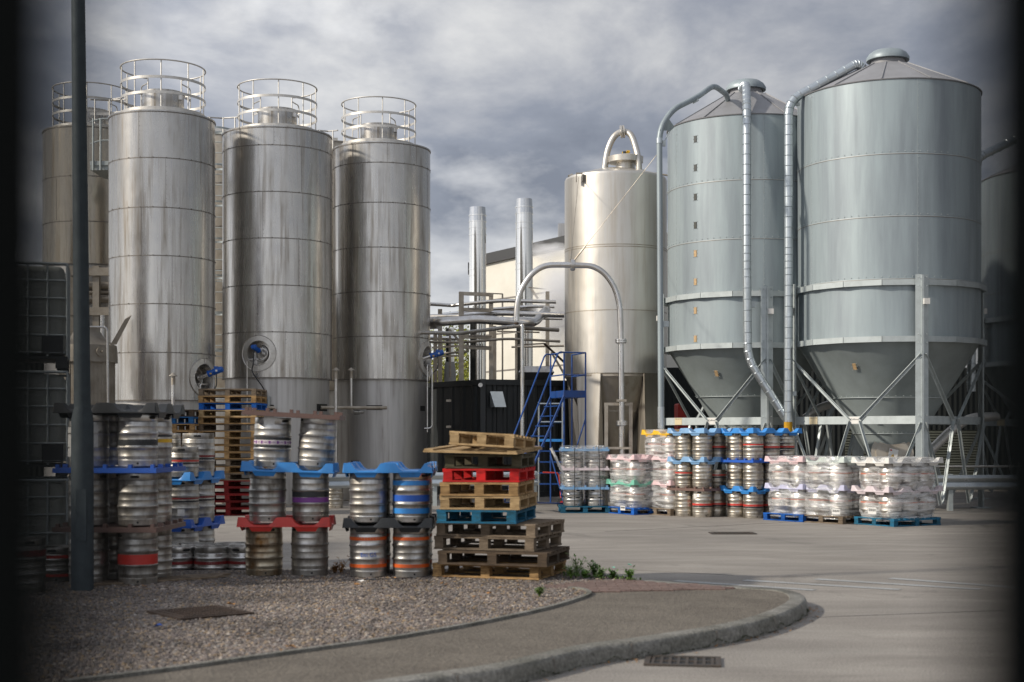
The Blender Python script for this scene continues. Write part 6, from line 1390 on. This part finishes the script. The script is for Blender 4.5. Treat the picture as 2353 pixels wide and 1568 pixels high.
for x, y, lb in ((1569, 960, 'red machine panel glimpsed behind the middle silo legs'),):
    t = thing('machine', lb, 'machine', tuple(XD(1569, 38.5, 0)))
    b = MB(); q0 = [P(1558, 930, 38.5), P(1560, 927, 38.5), P(1592, 985, 38.5), P(1592, 1045, 38.5), P(1558, 1045, 38.5)]; b.add(q0 + [v + Vector((0, .9, 0)) for v in q0], [(0, 1, 2, 3, 4), (9, 8, 7, 6, 5)] + [(i, 5 + i, 5 + (i + 1) % 5, (i + 1) % 5) for i in range(5)]); b.build('hood', M['p_red'], t, smooth=0)
    b = MB(); b.box(P(1572, 990, 38.4), (.3, .04, .1)); b.build('grille', M['p_white'], t)
    b = MB(); b.box(P(1605, 1015, 38.9), (.9, .8, .5)); b.build('chassis', M['p_red'], t)
    for x in (1565, 1635): b = MB(); q = XD(x, 38.4, .35); b.tube([q, q + Vector((0, .25, 0))], .35, 24); b.build('wheel', M['p_black'], t)

# ---------------------------------------------------------------- blue mobile platform steps
q2 = lambda x, y, D: P(1206.5 + .2674 * x, 775.6 + .2674 * y, D)
t = thing('platform_steps', 'tall blue mobile platform steps in front of the black container', 'steps', tuple(XD(1300, 31.5, 0)))
zp0 = ZY(775.6 + .2674 * 505, 31.3); FL = q2(335, 500, 31.2); FR = q2(520, 500, 31.4); BL = q2(220, 480, 32.1); BR = q2(403, 480, 32.3)
for v in (FL, FR, BL, BR): v.z = zp0
zr = ZY(775.6 + .2674 * 130, 31.3); zm_ = ZY(775.6 + .2674 * 322, 31.3); Z = lambda v, z: Vector((v.x, v.y, z))
for v in (FL, FR, BR, BL): b = MB(); b.tube([Z(v, .12), Z(v, zr)], .018, 8); b.build('post', M['ladder_blue'], t)
for z in (zr, zm_):
    for a, c_ in ((FL, FR), (FR, BR), (BL, FL)): b = MB(); b.tube([Z(a, z), Z(c_, z)], .016, 8); b.build('rail', M['ladder_blue'], t)
b = MB(); b.add([Z(v, zp0) for v in (FL, FR, BR, BL)] + [Z(v, zp0 - .03) for v in (FL, FR, BR, BL)], [(0, 1, 2, 3), (7, 6, 5, 4), (0, 4, 5, 1), (1, 5, 6, 2), (2, 6, 7, 3), (3, 7, 4, 0)])
for a, c_ in ((FL, FR), (BL, FL), (FR, BR)): b.bar(Z(a, zp0 + .05), Z(c_, zp0 + .05), .012, .15)
b.build('platform', M['ladder_blue'], t, smooth=0)
sA, sB = BL.copy(), FL.copy(); sdir = Vector((-1.05, -1.5, 0)) ; n_ = 10
foot = Vector((sdir.x, sdir.y, -zp0 + .2))
for s_ in (sA, sB):
    b = MB(); b.bar(s_, s_ + foot, .025, .05); b.build('stringer', M['ladder_blue'], t)
    b = MB(); b.tube(fillet([Z(s_, zr), Z(s_, zr) + Vector((sdir.x * .12, sdir.y * .12, 0)), Z(s_, zr) + foot * .82], .15), .018, 8); b.build('handrail', M['ladder_blue'], t)
for k in range(1, n_ + 1):
    f_ = k / (n_ + .5); b = MB(); a, c_ = sA + foot * f_, sB + foot * f_; b.bar(a, c_, .12, .02); b.build('tread', M['ladder_blue'], t)
for a, c_ in ((Z(FR, zp0 - .5), Z(FR, .3) + Vector((-.55, -.1, 0))), (Z(BL, 1.2), Z(FL, .15)), (Z(FL, .15), sA + foot), (Z(FL, .9), Z(FR, .9))): b = MB(); b.tube([a, c_], .016, 8); b.build('brace', M['ladder_blue'], t)
for v in (Z(FL, 0), Z(FR, 0), sA + foot, sB + foot):
    b = MB(); b.tube([(v.x - .02, v.y, .075), (v.x + .02, v.y, .075)], .075, 16); b.build('castor_wheel', M['p_black'], t)
t = thing('platform_steps', 'lower worn pale blue steps standing behind the tall blue ones', 'steps', tuple(XD(1245, 33.2, 0)))
Dq = 33.2; A0, A1 = q2(118, 870, Dq), q2(322, 870, Dq)
for v in (A0, A1): b = MB(); b.tube([Z(v, .1), Z(v, ZY(775.6 + .2674 * 555, Dq))], .022, 8); b.build('post', M['ladder_blue'] if 0 else M['galv_duct'], t)
for y in (570, 727): b = MB(); z = ZY(775.6 + .2674 * y, Dq); b.tube([Z(A0, z), Z(A1, z)], .018, 8); b.build('rail', M['galv_duct'], t)
b = MB(); z = ZY(775.6 + .2674 * 885, Dq); b.box(((A0.x + A1.x) / 2, Dq + .2, z), (A1.x - A0.x, .5, .06)); b.build('platform', M['p_sky'], t)
for k in range(4): b = MB(); b.box(((A0.x + A1.x) / 2, Dq - .1 - .14 * k, z - .25 * (k + 1)), (A1.x - A0.x, .2, .03)); b.build('tread', M['ladder_blue'], t)
# red sack truck
t = thing('hand_truck', 'red tubular hand truck half hidden behind the blue steps', 'hand truck', tuple(XD(1312, 31.0, 0)))
b = MB(); b.tube(fillet([P(1247, 1086, 31.9), P(1284, 1087, 31.9), P(1288, 1125, 31.9), P(1290, 1165, 31.8)], .08), .018, 8); b.build('handle', M['p_red'], t)
for x in (1352, 1292): b = MB(); q = XD(x, 31.6, .13); b.tube([q, q + Vector((.02, .06, 0))], .13, 20); w_ = b.build('wheel', M['p_black'], t); b = MB(); b.tube([q + Vector((0, -.01, 0)), q + Vector((0, .0, 0))], .06, 14); b.build('hub', M['p_red'], w_)
b = MB(); b.bar(XD(1300, 31.7, .12), XD(1352, 31.6, .12), .04, .04); b.build('axle', M['p_black'], t)

# ---------------------------------------------------------------- stacked liquid containers on the left
def ibc(loc, rz, label):
    t = thing('liquid_container', label, 'liquid container', loc, (0, 0, rz), 'caged liquid containers', local=True); w, d, h = 1.2, 1.0, 1.0
    b = MB(); b.box((0, 0, .13 + h / 2), (w - .05, d - .05, h - .04)); o = b.build('bottle', M['plastic_white'], t, bevel=.07); o.modifiers['bevel'].segments = 4
    b = MB(); rt = .011
    for k in range(7): x = -w / 2 + w * k / 6; b.tube([(x, -d / 2, .13), (x, -d / 2, .13 + h)], rt, 6); b.tube([(x, d / 2, .13), (x, d / 2, .13 + h)], rt, 6)
    for k in range(1, 6): y = -d / 2 + d * k / 6; b.tube([(-w / 2, y, .13), (-w / 2, y, .13 + h)], rt, 6); b.tube([(w / 2, y, .13), (w / 2, y, .13 + h)], rt, 6)
    for z in (.17, .36, .56, .76, .95, 1.13): b.tube(fillet([(-w / 2, 0, z), (-w / 2, -d / 2, z), (w / 2, -d / 2, z), (w / 2, d / 2, z), (-w / 2, d / 2, z), (-w / 2, 0, z)], .06), rt * (1.6 if z > 1.1 else 1), 6)
    b.build('cage', M['galv_frame'], t)
    b = MB(); b.box((0, 0, .115), (w, d, .03))
    for x in (-.54, 0, .54):
        for y in (-.44, 0, .44): b.box((x, y, .05), (.12, .12, .1))
    b.build('base_pallet', M['p_black'], t); b = MB(); b.tube([(.0, 0, 1.10), (0, 0, 1.15)], .1, 20); b.build('filler_cap', M['p_black'], t)
    b = MB(); b.box((.45, -.5, .25), (.22, .02, .20)); b.build('valve_cover', M['p_black'], t)
for k, lb in enumerate(('bottom caged white container behind the dark keg stack', 'middle caged white container behind the dark keg stack', 'topmost caged white container at the far left')):
    ibc(XD(27, 15.75, KZ * 0 + .03 + k * 1.172), R(16), lb)
# ---------------------------------------------------------------- lamp post
D = 13.95; q = XD(190, D, KZ); t = thing('lamp_post', 'tall grey lamp post with thick base at the left', 'lamp post', tuple(q))
zs = ZY(955, D); b = MB(); b.lathe([(.108, KZ - .02), (.106, zs - .05), (.078, zs + .09), (.078, zs + .091)], 28, (q.x, q.y, 0)); b.build('base_column', M['pole'], t)
b = MB(); xt = XD(183, D).x; b.tube([(q.x, D, zs + .05), (xt - .03, D, 7.8)], [.080, .058], 24); b.build('shaft', M['pole'], t)
b = MB(); b.box((xt + .35, D, 7.85), (.9, .3, .12)); lh = b.build('lamp_head', M['pole'], t, bevel=.03); b = MB(); b.box((xt + .45, D, 7.78), (.55, .22, .02)); b.build('lens', M['p_white'], lh)
b = MB(); b.box((q.x + .02, D - .107, KZ + .75), (.10, .008, .5)); b.build('service_door', M['pole'], t)

# ---------------------------------------------------------------- the two dark posts the view is framed between
for (x0, x1, y, lb) in ((-.095, -.0574, .17, 'dark painted gate post just beside the viewer, left'), (.0876, .125, .25, 'dark painted gate post just beside the viewer, right')):
    t = thing('gate_post', lb, 'post', ((x0 + x1) / 2, y + .015, 0), group='dark gate posts close to the viewer')
    b = MB(); b.box(((x0 + x1) / 2, y + .015, 1.2), (x1 - x0, .03, 2.4)); b.build('shaft', M['darkpaint'], t, bevel=.004)
    b = MB(); frus(b, ((x0 + x1) / 2, y + .015, 2.4), (x1 - x0 + .01, .04), (.01, .01), .03); b.build('cap', M['darkpaint'], t, smooth=0)

for o in bpy.data.objects:
    if '_org' in o: del o['_org']
